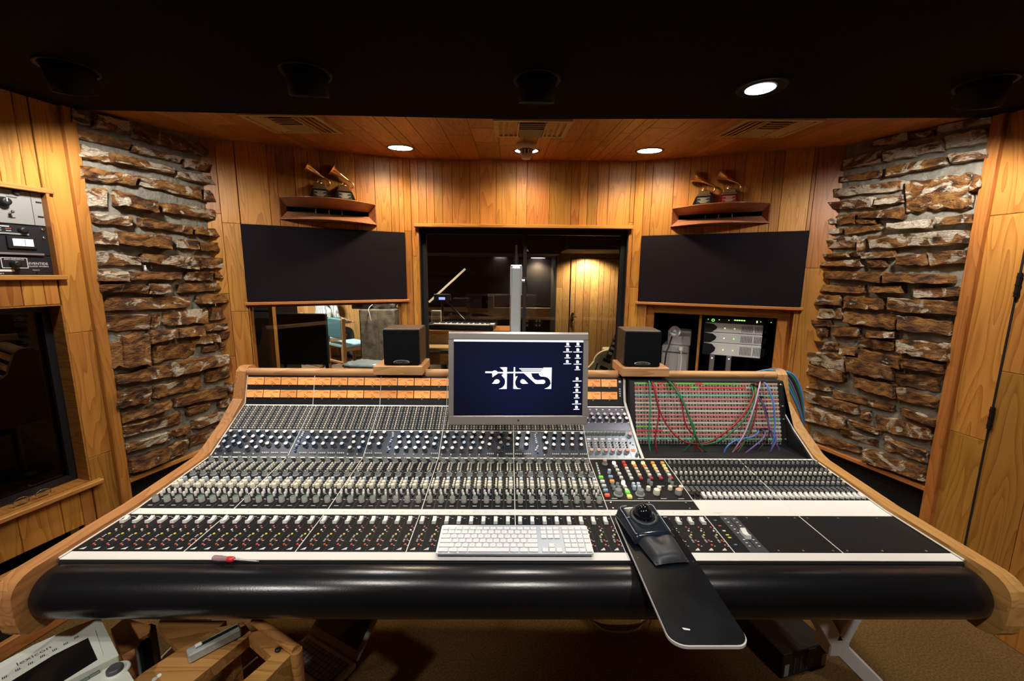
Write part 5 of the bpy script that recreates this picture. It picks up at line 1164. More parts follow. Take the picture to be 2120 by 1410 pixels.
# bundle of cables over the right rear corner
bcol = [('blue', 'blue'), ('teal', 'teal'), ('violet', 'violet'), ('dark', 'black'), ('green', 'green'), ('blue', 'outermost blue')]
for k, (c, nm) in enumerate(bcol):
    o1 = k * 5
    base = [ony(1560 + k * 3, 772 - k * .5, 1.93), ony(1590 + k * 2, 766 - k * .3, 1.89), ony(1610 + o1 * .5, 772 - k * .8, 1.87), ony(1625 + o1 * .8, 789 - k * 2, 1.86), ony(1640 + o1 * .75, 818 - k * 1.5, 1.85), ony(1652 + o1 * .45, 845, 1.845), ony(1661 + k * .6, 872, 1.84), ony(1664, 905, 1.84)]
    P = smooth_pts(base, 5); o_ = P[0].copy(); t_ = thing('loose_cable', '%s cable in the bundle draped over console right rear corner' % nm, 'cable', o_, 'cables in the corner bundle')
    MB().tube([p - o_ for p in P], .0048, 6).build('lead', CM[c], t_)

# ================================================================== live room beyond the windows
LIVEW = wood('live_room_oak', (.44, .25, .09), (.27, .13, .04), 'Z', vary=.25); DARKW = mat('live_room_dark_wall', (.030, .021, .017), .8); GREYC = mat('grey_wall_cloth', (.035, .033, .038), .95); DKOAK = wood('dark_rail_oak', (.40, .25, .11), (.26, .14, .05), 'X', vary=.1)
MB().box((-.6, 6.0, -.06), (8.6, 5.9, .1)).build('floor_live_room', mat('live_room_floor', (.13, .085, .05), .7, noise=(8, .3)), kind='structure')
MB().box((-.6, 6.0, 2.42), (8.6, 5.9, .06)).build('ceiling_live_room', mat('live_room_ceiling', (.02, .015, .012), .9), kind='structure')
YB = 7.6; WBK = Wall((-4.9, YB), (.80, YB)); WRD = Wall((.80, 6.9), (3.7, 6.9)); WLL = Wall((-4.9, 2.4), (-4.9, YB)); WRR = Wall((3.7, 6.9), (3.7, 2.4))
wbk = backing('wall_live_back', WBK, 0, 2.4, [], DARKW); planks(WBK, 0, 2.4, [(3.3, 5.7, 0, 2.4)], wbk, .09, .17, (1.2, 2.4), m=LIVEW)
MB().box((WBK.L - 1.2, -.01, .40), (2.38, .02, .74)).build('wall_live_back_cloth', GREYC, None, WBK.M(0, 0), kind='structure'); MB().box((WBK.L - 1.2, -.01, 1.22), (2.38, .02, .52)).build('wall_live_back_panel', GREYC, None, WBK.M(0, 0), kind='structure')
MB().cbox((WBK.L - 1.2, -.03, .855), (2.4, .06, .17), .006).build('trim_20', DKOAK, None, WBK.M(0, 0), kind='structure')
wrd = backing('wall_live_right', WRD, 0, 2.4, [], BACK); dr = (WRD.px(1178, 640)[0], WRD.px(1287, 640)[0], 0, WRD.px(1230, 535)[1])
planks(WRD, 0, 2.4, [dr], wrd, .06, .14, (.8, 1.8), m=LIVEW)
d2 = link('door_2', None, None, WRD.M(0, 0), kind='structure')
MB().box(((dr[0] + dr[1]) / 2, .008, dr[3] / 2), (dr[1] - dr[0], .01, dr[3])).build('door_gap', BLACKM, d2)
u_ = dr[0] + .012
while u_ < dr[1] - .02:
    w_ = min(random.choice((.06, .08, .11, .14)), dr[1] - .012 - u_); MB().cbox((0, 0, 0), (w_ - .006, .03, dr[3] - .02), .002).build('plank', LIVEW, d2, T3(u_ + w_ / 2, .0, dr[3] / 2)); u_ += w_
hz = WRD.px(1183, 655)[1]; MB().cbox((dr[0] + .06, -.03, hz), (.035, .02, .14), .004).cyl((dr[0] + .06, -.04, hz), (dr[0] + .12, -.06, hz), .010, n=8).build('door_handle', HG, d2)
for z in (.35, 1.2, 1.65): MB().cyl((dr[1] - .004, -.022, z - .05), (dr[1] - .004, -.022, z + .05), .008, n=8).build('hinge', HG, d2)
wll = backing('wall_live_left', WLL, 0, 2.4, [], LIVEW); wrr = backing('wall_live_side', WRR, 0, 2.4, [], DARKW)
MB().box((.79, 7.25, 1.2), (.02, .7, 2.4)).build('wall_live_corner', DARKW, kind='structure')
# a dropped dark bulkhead with two small lamps
MB().box((-.95, 6.6, 2.12), (3.4, 1.2, .56)).build('ceiling_bulkhead', mat('bulkhead_brown', (.026, .018, .013), .9), kind='structure')
for px, lab in ((1036, 'small lit downlight in the live room, left of arm'), (1114, 'small lit downlight in the live room, right of arm')):
    p = onz(px, 534, 1.839); t = thing('live_room_downlight', lab, 'ceiling light', p, 'downlights in the live room')
    MB().lathe([(.0, -.001), (.13, -.0015)], 20, cap0=False, cap1=False).build('lens', mat('far_lamp_glow', (1, 1, 1), .5, emit=(1, .95, .85), es=5), t); MB().lathe([(.13, -.002), (.15, -.004), (.155, 0)], 20, cap0=False, cap1=False).build('trim_ring', DKGREY, t); spot(p - V((0, 0, .02)), (p.x, p.y + .1, 0), 45, 140, .6, WARM, .08)
MB().box((2.25, 6.3, 2.14), (2.9, 1.2, .50)).build('ceiling_lobby', mat('lobby_ceiling', (.03, .02, .014), .9), kind='structure')
p = V((WRD.P(WRD.px(1216, 515)[0], 0, .22).x, 6.66, 1.87)); spot(p, (p.x, 6.72, 0), 150, 150, .6, WARM, .06)
spot((-3.0, 6.0, 2.3), (-2.9, 6.6, .5), 480, 140, .6, (1, .92, .78), .1); spot((-1.2, 4.2, 2.3), (-1.3, 4.3, .5), 110, 140, .6, (1, .93, .82), .1); spot((.4, 4.2, 2.3), (.5, 4.2, .5), 120, 120, .6, WARM, .1)

# --- window between booth and control room, left
window('window_3', WSL, OL, .05, .012, (), glass=GLASS, fmat=W_TRIMZ, jamb=W_Y)

# --- objects seen through the main window
GW_ = mat('synth_black', (.014, .014, .016), .4)
c = ony(953, 676, 3.70); t = thing('synthesizer', 'black synthesizer keyboard with white keys behind the main window', 'synthesizer', Matrix.Translation((c.x, 3.72, c.z - .02)) @ RZ(-6))
MB().cbox((0, .04, .02), (.62, .26, .045), .006).build('case', GW_, t); kk = MB()
for i in range(34): kk.box((-.225 + i * .0148, -.03, .045), (.0138, .12, .008), 0)
for i in range(34):
    if i % 7 not in (2, 6): kk.box((-.2176 + i * .0148, .0, .051), (.007, .07, .008), 1)
kk.build('key_rows', [WHITEP, BLACK], t, kind='stuff'); MB().box((.29, -.02, .046), (.045, .10, .01)).build('end_block', WHITEP, t)
t = thing('wooden_desk', 'wooden desk carrying the synthesizer behind the main window', 'desk', (c.x - .01, 3.76, 0))
zt_ = c.z - .024
MB().cbox((.0, .03, zt_ - .015), (.98, .36, .030), .004).build('desk_top', W_X, t); MB().box((0, -.12, zt_ - .10), (.96, .02, .14)).build('front_panel', DKOAK, t)
for sx_ in (-1, 1): MB().cbox((sx_ * .46, .03, (zt_ - .03) / 2), (.04, .30, zt_ - .03), .004).build('side_panel', W_Z, t)
zb = ony(905, 730, 3.5).z; t = thing('wooden_bench', 'low wooden bench in front of the synthesizer desk', 'bench', (ony(915, 730, 3.5).x + .1, 3.46, 0))
MB().cbox((0, 0, zb + .05), (.62, .16, .028), .005).build('seat_board', W_SHELF, t); MB().cbox((.02, -.01, zb - .04), (.56, .10, .09), .005).build('apron', W_X, t)
for sx_ in (-1, 1): MB().cbox((sx_ * .28, 0, (zb - .08) / 2), (.05, .10, zb - .08), .004).build('leg', W_Z, t)
p = ony(900, 664, 3.80); t = thing('small_box', 'small beige box standing behind the synthesizer', 'box', (p.x, 3.90, zt_)); MB().cbox((0, 0, .075), (.09, .06, .15), .004).build('box_body', mat('beige_card', (.46, .38, .25), .7), t); MB().box((0, -.031, .10), (.05, .002, .03)).build('box_label', DKOAK, t)
# grand piano with raised lid
t = thing('grand_piano', 'black grand piano with raised lid and pale tan lid edge', 'piano', (-.72, 5.1, 0)); PB = mat('piano_black', (.008, .008, .009), .12)
MB().prism([(-.60, -.35), (.60, -.35), (.60, .1), (.40, .55), (.1, .85), (-.3, .95), (-.60, .8)], .68, 1.0).build('case', PB, t)
MB().box((0, -.42, .76), (1.16, .18, .05)).build('keybed', PB, t); MB().box((0, -.44, .795), (1.0, .13, .012)).build('keys', WHITEP, t)
for x_, y_ in ((-.5, -.2), (.5, -.2), (-.2, .7)): MB().cyl((x_, y_, 0), (x_, y_, .68), .045, .06, 12).build('leg', PB, t)
la = ony(893, 624, 5.05) - V((-.72, 5.1, 0)); lb = ony(966, 557, 5.05) - V((-.72, 5.1, 0)); d = lb - la
ang = math.atan2(d.z, d.x); MB().cbox((d.length / 2, .35, 0), (d.length, 1.0, .018), .002).build('lid', PB, t, Matrix.Translation(la) @ Matrix.Rotation(-ang, 4, 'Y')); MB().box((d.length / 2, -.155, 0), (d.length, .012, .024)).build('lid_edge', mat('pale_edge', (.75, .62, .40), .4), t, Matrix.Translation(la) @ Matrix.Rotation(-ang, 4, 'Y'))  # black lid with a pale tan strip along its front edge
MB().cyl((.2, -.2, 1.0), (la.x + .12, -.15, la.z + .1), .012, n=8).build('prop', PB, t)
p = ony(915, 618, 4.3); t = thing('display_unit', 'small black unit with glowing blue display behind the window', 'display', (p.x, 4.3, 0))
MB().cbox((0, .03, p.z + .01), (.17, .06, .07), .004).cyl((0, .03, .02), (0, .03, p.z - .02), .012, n=8).lathe([(.12, 0), (.12, .02)], 16, M=T3(0, .03, 0)).build('stand_and_case', GW_, t); MB().box((0, -.001, p.z), (.065, .003, .026)).build('blue_display', mat('blue_lcd', (.1, .12, .4), .4, emit=(.30, .34, 1), es=1.6), t)
for px, w_, hh, lab in ((985, .40, .24, 'dark square box on wooden rail at live room back wall'), (1007, .22, .22, 'smaller brown box beside the dark one on back rail')):
    p = ony(px, 628, 7.3); t = thing('storage_box', lab, 'box', (p.x + .02, 7.42, .94)); MB().cbox((0, 0, hh / 2), (w_, .2, hh), .008).build('case', mat('dark_brown_case', (.035, .025, .02) if w_ > .3 else (.06, .045, .035), .6), t); MB().box((0, -.102, hh * .55), (w_ * .3, .004, hh * .2)).build('front_plate', DKGREY, t)
for k, px in enumerate((1091, 1114)):
    p = ony(px, 669, 7.57); t = thing('wall_socket_plate', ('double wall socket plate on grey wall, nearer the arm', 'four-way wall socket plate on grey wall beside wooden wall')[k], 'socket', (p.x, 7.575, p.z)); MB().cbox((0, 0, 0), (.10 + .05 * k, .01, .15), .004).build('plate', DKGREY, t)
    for i in range(2 + 2 * k): MB().lathe([(.022, 0), (.020, .006)], 10).build('connector', PAPER, t, T3((-.03 if k and i % 2 else .03) if k else 0, -.006, .04 - .08 * (i // (1 + k))) @ RX(90))
# electric guitar leaning by the right jamb
gb = ony(1250, 757, 3.50); gh = ony(1281, 668, 3.62); ax = (gh - gb).normalized(); t = thing('electric_guitar', 'pale hollow-body guitar leaning beside the right window jamb', 'guitar', Matrix.Translation(gb) @ Matrix((ax.cross(V((0, 1, .1))).normalized() * 1, V((0, 0, 0)), ax, V((0, 0, 0)))).to_3x3().to_4x4() if False else Matrix.Translation(gb) @ Matrix.Rotation(math.atan2(ax.x, ax.z), 4, 'Y') @ RX(-6))
SUN = mat('guitar_top', (.72, .55, .30), .3, noise=(6, .35)); out = []
for k in range(40):
    a = 2 * math.pi * k / 40; z = math.cos(a); out.append((math.sin(a) * (.125 + .035 * (z < .2) * (1 - abs(z + .4)) + .0) * (1 - .22 * math.exp(-((z - .15) / .3) ** 2)), z * .20 - .06))
MB().prism(out, 0, .045, M=RX(90) @ T3(0, 0, -.02)).build('body', SUN, t)
for sx_ in (-1, 1): MB().prism([(sx_ * .060 - .006, -.08), (sx_ * .060 + .006, -.08), (sx_ * .066 + .006, 0), (sx_ * .066 - .006, 0)], 0, .001, M=RX(90) @ T3(0, 0, .0255)).build('sound_hole', BLACK, t)
nk = MB().cbox((0, -.032, .27), (.046, .022, .40), .004).build('neck', mat('rosewood', (.05, .03, .02), .4), t)
for k in range(8): MB().box((0, -.044, .12 + k * .045), (.034, .002, .022)).build('fret_inlay', WHITEP, nk)
MB().prism([(-.022, 0), (.022, 0), (.040, .10), (.010, .13), (-.036, .10)], 0, .014, M=T3(0, -.02, .47) @ RX(90)).build('headstock', BLACK, t)
for z in (-.02, .05): MB().cbox((0, -.030, z), (.07, .014, .028), .003).build('pickup', BLACK, t)
MB().cbox((0, -.030, -.11), (.08, .012, .014), .002).build('bridge', CHROME, t)
MB().cyl((0, .06, -.2), (0, .18, -gb.z + .03), .010, n=8).cyl((-.1, -.06, -.17), (.1, -.06, -.17), .008, n=8).cyl((0, -.06, -.17), (0, .06, -.2), .008, n=8).build('guitar_stand', BLACK, t)
p = ony(1272, 745, 4.1); t = thing('small_amplifier', 'small cream amplifier box behind the guitar', 'amplifier', (p.x + .03, 4.15, 0)); zc = p.z
MB().cbox((0, 0, zc + .0), (.26, .18, .22), .01).build('cabinet', mat('cream_tolex', (.52, .48, .36), .7), t); MB().box((0, 0, (zc - .11) / 2), (.24, .17, zc - .11)).build('stand_block', BLACK, t); MB().cyl((-.05, 0, zc + .12), (.05, 0, zc + .12), .01, n=8).build('handle', BLACK, t)

# --- things seen through the left window
FRW = wood('chair_wood', (.42, .22, .08), (.24, .11, .035), 'Z', vary=.05); VIN = mat('teal_vinyl', (.05, .16, .20), .4); VINL = mat('teal_seat', (.26, .44, .50), .45)
def chair(M, label):
    t = thing('side_chair', label, 'chair', M, 'teal chairs in the booth')
    MB().cbox((0, 0, .455), (.46, .44, .06), .015).build('seat', VINL, t); MB().cbox((0, .215, .72), (.40, .05, .30), .015).build('backrest', VIN, t)
    for sx_ in (-1, 1):
        MB().cbox((sx_ * .225, .225, .44), (.035, .05, .88), .004).build('leg', FRW, t); MB().cbox((sx_ * .225, -.20, .21), (.035, .04, .42), .004).build('leg', FRW, t)
        MB().cbox((sx_ * .225, 0, .405), (.028, .42, .05), .004).build('seat_rail', FRW, t)
    MB().cbox((0, -.20, .405), (.42, .028, .05), .004).build('seat_rail', FRW, t); MB().cbox((0, .22, .20), (.42, .025, .035), .004).build('stretcher', FRW, t)
cp = ony(722, 720, 6.3); chair(T3(cp.x, 6.35, 0) @ RZ(142), 'empty teal vinyl chair with wooden frame behind left window')
pp = ony(664, 660, 6.9); chair(T3(pp.x, 6.95, 0) @ RZ(148), 'teal chair the person sits on behind left window')

def person(M):
    o = link('person', None, None, M, 'person in grey striped shirt and jeans seated behind left window', 'person')
    me = bpy.data.meshes.new('body'); J = []; Ed = []; Rr = []
    def j(p, r, par=None): J.append(p); Rr.append(r); (Ed.append((par, len(J) - 1)) if par is not None else None); return len(J) - 1
    pel = j((0, .02, .56), (.165, .13)); bel = j((0, -.01, .72), (.160, .125), pel); ch = j((0, -.06, .90), (.185, .13), bel); sh = j((0, -.08, 1.03), (.13, .085), ch); nk = j((0, -.10, 1.10), (.055, .055), sh); hd0 = j((0, -.12, 1.17), (.075, .085), nk); hd1 = j((0, -.13, 1.27), (.082, .100), hd0); j((0, -.125, 1.35), (.055, .065), hd1)
    j((0, -.225, 1.235), (.014, .018), hd0)                                                        # nose
    for s in (-1, 1):
        a = j((s * .19, -.08, 1.00), (.065, .065), sh); b_ = j((s * .25, -.10, .76), (.050, .050), a); c_ = j((s * .18, -.33, .68), (.036, .036), b_); h0 = j((s * .14, -.42, .665), (.030, .018), c_)
        for q, (dx, L_) in enumerate(((-.030, .050), (-.012, .075), (.006, .080), (.022, .074), (.034, .058))): f0 = j((s * (.14 + dx), -.42 - L_ * .55, .665), (.009, .009), h0); j((s * (.14 + dx), -.42 - L_, .650), (.0075, .0075), f0)
        a = j((s * .09, -.02, .53), (.105, .10), pel); b_ = j((s * .11, -.44, .52), (.070, .070), a); c_ = j((s * .11, -.45, .11), (.048, .052), b_); d_ = j((s * .11, -.50, .045), (.040, .038), c_); j((s * .11, -.62, .035), (.036, .028), d_)
    me.from_pydata(J, Ed, []); ob = bpy.data.objects.new('body_tmp', me); COL.objects.link(ob)
    ob.modifiers.new('s', 'SKIN'); sv = me.skin_vertices[0].data
    for i, r_ in enumerate(Rr): sv[i].radius = r_
    sv[0].use_root = True
    ss = ob.modifiers.new('u', 'SUBSURF'); ss.levels = 2; ss.render_levels = 2
    dg = bpy.context.evaluated_depsgraph_get(); ev = ob.evaluated_get(dg); nm = bpy.data.meshes.new_from_object(ev); COL.objects.unlink(ob); bpy.data.objects.remove(ob)
    SKIN = mat('skin', (.50, .30, .21), .5); JEAN = mat('jeans', (.06, .10, .17), .8); HAIR = mat('hair_brown', (.05, .03, .02), .6); SHOE = mat('shoe_dark', (.02, .02, .02), .5)
    sm_ = mat('grey_plaid_shirt', (.42, .45, .46), .85); nt = sm_.node_tree; tc = nt.nodes.new('ShaderNodeTexCoord'); wv = nt.nodes.new('ShaderNodeTexWave'); wv.inputs['Scale'].default_value = 9; wv.inputs['Distortion'].default_value = 5; rp = nt.nodes.new('ShaderNodeValToRGB'); rp.color_ramp.elements[0].color = (.16, .19, .21, 1); rp.color_ramp.elements[1].color = (.62, .64, .62, 1); nt.links.new(tc.outputs['Object'], wv.inputs['Vector']); nt.links.new(wv.outputs['Fac'], rp.inputs['Fac']); nt.links.new(rp.outputs['Color'], nt.nodes['Principled BSDF'].inputs['Base Color'])
    nm.materials.clear()
    for m in (sm_, JEAN, SKIN, HAIR, SHOE): nm.materials.append(m)
    for p in nm.polygons:
        q = p.center; p.use_smooth = True
        if q.z > 1.09: p.material_index = 3 if (q.z > 1.30 or (q.y > -.10 and q.z > 1.14)) else 2
        elif q.y < -.37 and q.z > .60: p.material_index = 2
        elif q.z < .075: p.material_index = 4
        elif q.z < .60 or (q.y < -.2 and q.z < .62): p.material_index = 1
        else: p.material_index = 0
    link('body', nm, o)
    for s in (-1, 1): MB().sphere((s * .030, -.205, 1.262), .011, 8, 6).build('eye', WHITEP, o); MB().sphere((s * .083, -.12, 1.25), (.012, .022, .032), 8, 6).build('ear', SKIN, o)
    MB().box((0, -.206, 1.198), (.045, .012, .008)).build('mouth', mat('lip', (.35, .13, .11), .5), o)
person(T3(pp.x, 6.95, 0) @ RZ(148) @ Matrix.Scale(1.04, 4))

p0, p1 = ony(567, 650, 3.45), ony(676, 752, 3.45); t = thing('flat_panel', 'large black flat panel standing behind left window', 'panel', ((p0.x + p1.x) / 2 - .0, 3.5, 0))
zb_, zt_ = p1.z - .02, p0.z
MB().cbox((0, 0, (zb_ + zt_) / 2), (p1.x - p0.x, .05, zt_ - zb_), .006).build('black_board', mat('dull_black', (.006, .006, .007), .6), t)
for sx_ in (-1, 1): MB().cyl((sx_ * .18, .02, 0), (sx_ * .18, .02, zb_ + .02), .015, n=8).build('post', BLACK, t)
MB().box((0, 0, .015), (.5, .3, .03)).build('foot_board', BLACK, t)
p = ony(567, 690, 4.2); t = thing('wooden_post', 'narrow upright wooden strip beside the black panel', 'wooden strip', (p.x, 4.2, 0)); MB().cbox((0, 0, .8), (.045, .06, 1.6), .004).build('strip', W_Z, t); MB().cbox((0, 0, .01), (.16, .16, .02), .003).build('base', W_X, t)
p = ony(535, 660, 4.7); t = thing('equipment_rack', 'black equipment rack at far left behind left window', 'equipment rack', (p.x - .05, 4.95, 0)); MB().cbox((0, 0, .75), (.5, .5, 1.5), .01).build('rack_case', BLACK, t)
for k in range(4): MB().box((.0, -.252, 1.06 + k * .09), (.44, .006, .07)).build('rack_panel', DKGREY, t)
for k in range(3): MB().lathe([(.012, 0), (.012, .02)], 10).build('rack_knob', GREYP, t, T3(.05 + k * .06, -.255, 1.24) @ RX(90))
p0, p1 = ony(742, 640, 4.6), ony(816, 640, 4.6); t = thing('carpeted_plinth', 'tall plinth covered in grey-brown carpet behind left window', 'plinth', ((p0.x + p1.x) / 2, 4.8, 0))
CPT = mat('plinth_carpet', (.30, .24, .165), 1, noise=(14, .45), bump=(120, .8, .01)); MB().cbox((0, 0, p0.z / 2), (p1.x - p0.x, .4, p0.z), .015).build('carpet_block', CPT, t); MB().box((.02, -.203, p0.z / 2), (.012, .004, p0.z * .96)).build('seam_strip', mat('seam_tan', (.27, .2, .12), .8), t)
zt_ = p0.z
t = thing('black_case', 'black case lying on the carpeted plinth', 'case', (p0.x + .02, 4.75, zt_)); MB().cbox((0, 0, .05), (.2, .28, .10), .008).build('case_body', BLACK, t); MB().cyl((-.04, -.145, .06), (.04, -.145, .06), .008, n=8).build('handle', DKGREY, t)
t = thing('plastic_bag', 'pale crumpled plastic bag on top of carpeted plinth', 'bag', (p1.x - .15, 4.74, zt_)); bg = MB().sphere((0, 0, .06), (.15, .11, .07), 16, 10); rr_ = random.Random(4); bg.v = [(x + rr_.uniform(-.02, .02), y + rr_.uniform(-.02, .02), max(0, z + rr_.uniform(-.02, .02))) for x, y, z in bg.v]; bg.build('bag_skin', mat('pale_plastic', (.55, .62, .62), .25), t); MB().tube(smooth_pts([(-.1, -.1, .05), (-.12, -.18, .01), (-.10, -.215, -.06), (-.09, -.215, -.12)], 4), .005, 6).build('drawstring', WHITEP, t)
p = ony(755, 752, 4.1); t = thing('plastic_wrap', 'crumpled clear plastic wrap on low grey block beside carpeted plinth', 'plastic wrap', (p.x, 4.1, 0)); bg = MB().sphere((0, 0, p.z - .02), (.22, .12, .05), 18, 10); bg.v = [(x + rr_.uniform(-.015, .015), y, z + rr_.uniform(-.012, .012)) for x, y, z in bg.v]; bg.build('wrap', mat('clear_wrap', (.42, .46, .45), .2), t); MB().cbox((0, 0, (p.z - .06) / 2), (.34, .22, p.z - .06), .01).build('stand_block', DKGREY, t)

# --- equipment cupboard under the right grille
nz0, nz1 = OR[2], OR[3]
rv = MB()
for c_, s_ in ((((OR[0] + OR[1]) / 2, .03, nz1 - .004), (OR[1] - OR[0], .06, .008)), ((OR[0] + .004, .03, (nz0 + nz1) / 2), (.008, .06, nz1 - nz0)), ((OR[1] - .004, .03, (nz0 + nz1) / 2), (.008, .06, nz1 - nz0))): rv.box(c_, s_)
rv.build('trim_14', W_Y, None, WSR.M(0, 0), kind='structure')
i0, i1, iz = WSR.px(1351, 700, -.06)[0], WSR.px(1604, 710, -.06)[0], WSR.px(1351, 648, -.06)[1]; iz2 = WSR.px(1600, 660, -.06)[1]; iz = (iz + iz2) / 2 + .004
fr = MB().cbox(((OR[0] + i0) / 2, .07, (nz0 + nz1) / 2), (i0 - OR[0], .03, nz1 - nz0), .002).cbox(((OR[1] + i1) / 2, .07, (nz0 + nz1) / 2), (OR[1] - i1, .03, nz1 - nz0), .002); fr.build('trim_15', W_Z, None, WSR.M(0, 0), kind='structure')
MB().cbox(((i0 + i1) / 2, .07, (iz + nz1) / 2), (i1 - i0, .03, nz1 - iz), .002).build('trim_16', W_X, None, WSR.M(0, 0), kind='structure')
dv = WSR.px(1447, 700, -.08)[0]; cup = MB()
for c_, s_ in ((((i0 + i1) / 2, .62, (nz0 + nz1) / 2), (i1 - i0 + .1, .02, nz1 - nz0 + .1)), ((i0 - .03, .35, (nz0 + nz1) / 2), (.02, .54, nz1 - nz0 + .1)), ((i1 + .03, .35, (nz0 + nz1) / 2), (.02, .54, nz1 - nz0 + .1)), (((i0 + i1) / 2, .35, nz1 + .03), (i1 - i0 + .1, .54, .02)), (((i0 + i1) / 2, .35, nz0 - .01), (i1 - i0 + .1, .54, .02))): cup.box(c_, s_)
cup.build('wall_cupboard', BLACKM, None, WSR.M(0, 0), kind='structure'); MB().cbox((dv, .20, (nz0 + iz) / 2), (.016, .26, iz - nz0), .002).build('trim_17', W_Z, None, WSR.M(0, 0), kind='structure')
LEDG = mat('led_green', (.1, .4, .05), .4, emit=(.25, 1, .10), es=3); LEDO = mat('led_amber', (.4, .3, .05), .4, emit=(1, .75, .2), es=3); LEDB = mat('led_blue', (.1, .1, .5), .4, emit=(.35, .42, 1), es=5)
AMPS = mat('amp_silver', (.80, .80, .80), .4); AMPK = mat('amp_black', (.012, .014, .018), .4)
dA = -.14; ua = WSR.px(1457, 700, dA)[0]; ub = WSR.px(1578, 700, dA)[0]; AW = ub - ua
lev = [WSR.px(1515, y, dA)[1] for y in (657.5, 669.5, 690, 711.5, 738)]
for k in range(4):
    z1_, z0_ = lev[k], lev[k + 1]; h_ = z1_ - z0_ - .003
    t = thing('power_amplifier', ('black rack unit with green display, top of right rack', 'silver amplifier, first below the black unit in right rack', 'silver amplifier, second below the black unit in right rack', 'silver amplifier, lowest in right rack')[k], 'amplifier', WSR.M((ua + ub) / 2, z0_, dA), 'units in the right rack')
    MB().cbox((0, .15, h_ / 2), (AW, .30, h_), .004).build('chassis', AMPK if k == 0 else AMPS, t)
    MB().lathe([(.0075, 0), (.0095, .002), (.0070, .003)], 14, cap0=False, cap1=False).build('ring_light', LEDG, t, T3(-AW / 2 + .05, -.001, h_ * .42) @ RX(90))
    if k == 0:
        for i in range(5): MB().box((AW * .02 + i * .014, -.001, h_ * .62), (.010, .002, .006)).build('display_bar', LEDG, t)
        for i, m in ((-.16, LEDG), (-.09, LEDG), (-.03, LEDO), (.16, LEDG), (.22, LEDG)): MB().lathe([(.0025, 0), (.0025, .002)], 8).build('indicator', m, t, T3(i, 0, h_ * .55) @ RX(90))
        MB().box((AW / 2 - .04, -.001, h_ * .5), (.006, .002, .014)).build('display_bar', mat('led_yellow', (.4, .4, .1), .4, emit=(.9, 1, .25), es=3), t)
    else:
        MB().prism([(-AW / 2 - .002, .002), (-AW / 2 + .045, .002), (-AW / 2 + .075, h_ * .35), (-AW / 2 + .08, h_ * .6), (-AW / 2 + .055, h_ * .9), (-AW / 2 - .002, h_ * .98)], 0, .006, M=RX(90)).build('dark_badge', AMPK, t)
        for i, m in ((-.05, LEDO), (.01, LEDG)): MB().lathe([(.003, 0), (.003, .002)], 8).build('indicator', m, t, T3(i, 0, h_ * .48) @ RX(90))
        for g0 in (.055, .135):
            for i in range(8): MB().box((g0 + i * .0088, -.0005, h_ * .5), (.003, .002, h_ * .66)).build('vent_slot', BLACKM, t)
for k, (x0_, x1_, y0_, y1_) in enumerate(((1469, 1480, 736, 768), (1504, 1515, 738, 772))):
    u0_, z1_ = WSR.px((x0_ + x1_) / 2, y0_, -.12); _, z0_ = WSR.px((x0_ + x1_) / 2, y1_ + 14, -.12)
    t = thing('hard_drive', ('upright silver hard drive with blue light, nearer the divider', 'upright silver hard drive with blue light, farther from divider')[k], 'hard drive', WSR.M(u0_, z0_, -.12), 'hard drives under the amplifiers'); MB().cbox((0, .07, (z1_ - z0_) / 2), (.032, .14, z1_ - z0_), .004).build('case', ALU, t); MB().lathe([(.004, 0), (.004, .002)], 10).build('blue_light', LEDB, t, T3(0, -.001, z1_ - z0_ - .018) @ RX(90))
    zsh = z0_
MB().box(((dv + i1) / 2, .33, zsh - .008), (i1 - dv - .01, .50, .012)).build('trim_18', BLACK, None, WSR.M(0, 0), kind='structure')
u0_, z0_ = WSR.px(1398, 716, -.16); t = thing('steel_case', 'brushed steel case standing in the right cupboard', 'case', WSR.M(u0_, nz0 + .0, -.16)); hh = z0_ - nz0
MB().cbox((0, .12, hh / 2), (.19, .22, hh), .008).build('case_body', mat('case_steel', (.50, .50, .49), .4, metal=.2), t); MB().box((0, .008, hh - .05), (.17, .006, .006)).build('seam', DKGREY, t)
MB().cyl((.04, -.006, hh - .03), (.04, -.006, hh - .005), .014, n=10).tube(smooth_pts([(.04, -.01, hh - .02), (.05, -.02, hh - .10), (.045, -.02, hh - .25)], 4), .003, 6).build('plug_and_lead', WHITEP, t)
t = thing('steel_box', 'smaller bright metal box on top of the steel case', 'box', WSR.M(u0_ + .02, z0_ + .001, -.19)); MB().cbox((0, .08, .055), (.16, .16, .11), .006).build('box_body', mat('box_steel', (.62, .62, .62), .35, metal=.2), t); MB().box((0, -.002, .085), (.15, .004, .025)).build('lid_band', STEEL, t)
u1_, z1_ = WSR.px(1397, 686, -.12); t = thing('clamp_lamp', 'metal clamp lamp with round reflector in front of steel box', 'lamp', WSR.M(u1_, z1_, -.11))
Q = RX(78) @ RZ(0); MB().lathe([(.008, -.04), (.014, -.03), (.030, -.012), (.040, .006), (.0395, .006), (.028, -.010), (.010, -.024)], 22, cap0=False, cap1=False, M=RZ(25) @ Q).build('reflector', ALU, t); MB().sphere((0, -.004, 0), .014, 10, 8).build('bulb', mat('bulb_off', (.35, .38, .36), .15), t)
MB().tube(smooth_pts([(0, .03, 0), (-.02, .04, -.05), (-.035, .02, -.12), (-.05, .0, -.20), (-.055, .0, nz0 - z1_ + .01)], 4), .006, 7).build('gooseneck', BLACK, t)
# counter along the rear wall of the control room, mirrored in the main window
t = thing('rear_counter', 'long wooden counter at rear wall, mirrored in main window', 'counter', (-.1, -.80, 0)); MB().cbox((0, .02, .90), (3.6, .26, .05), .004).build('counter_top', W_X, t); MB().box((0, -.02, .80), (3.5, .18, .14)).build('apron', W_X, t); MB().box((0, -.03, .37), (3.5, .16, .72)).build('cupboard_front', BLACK, t)

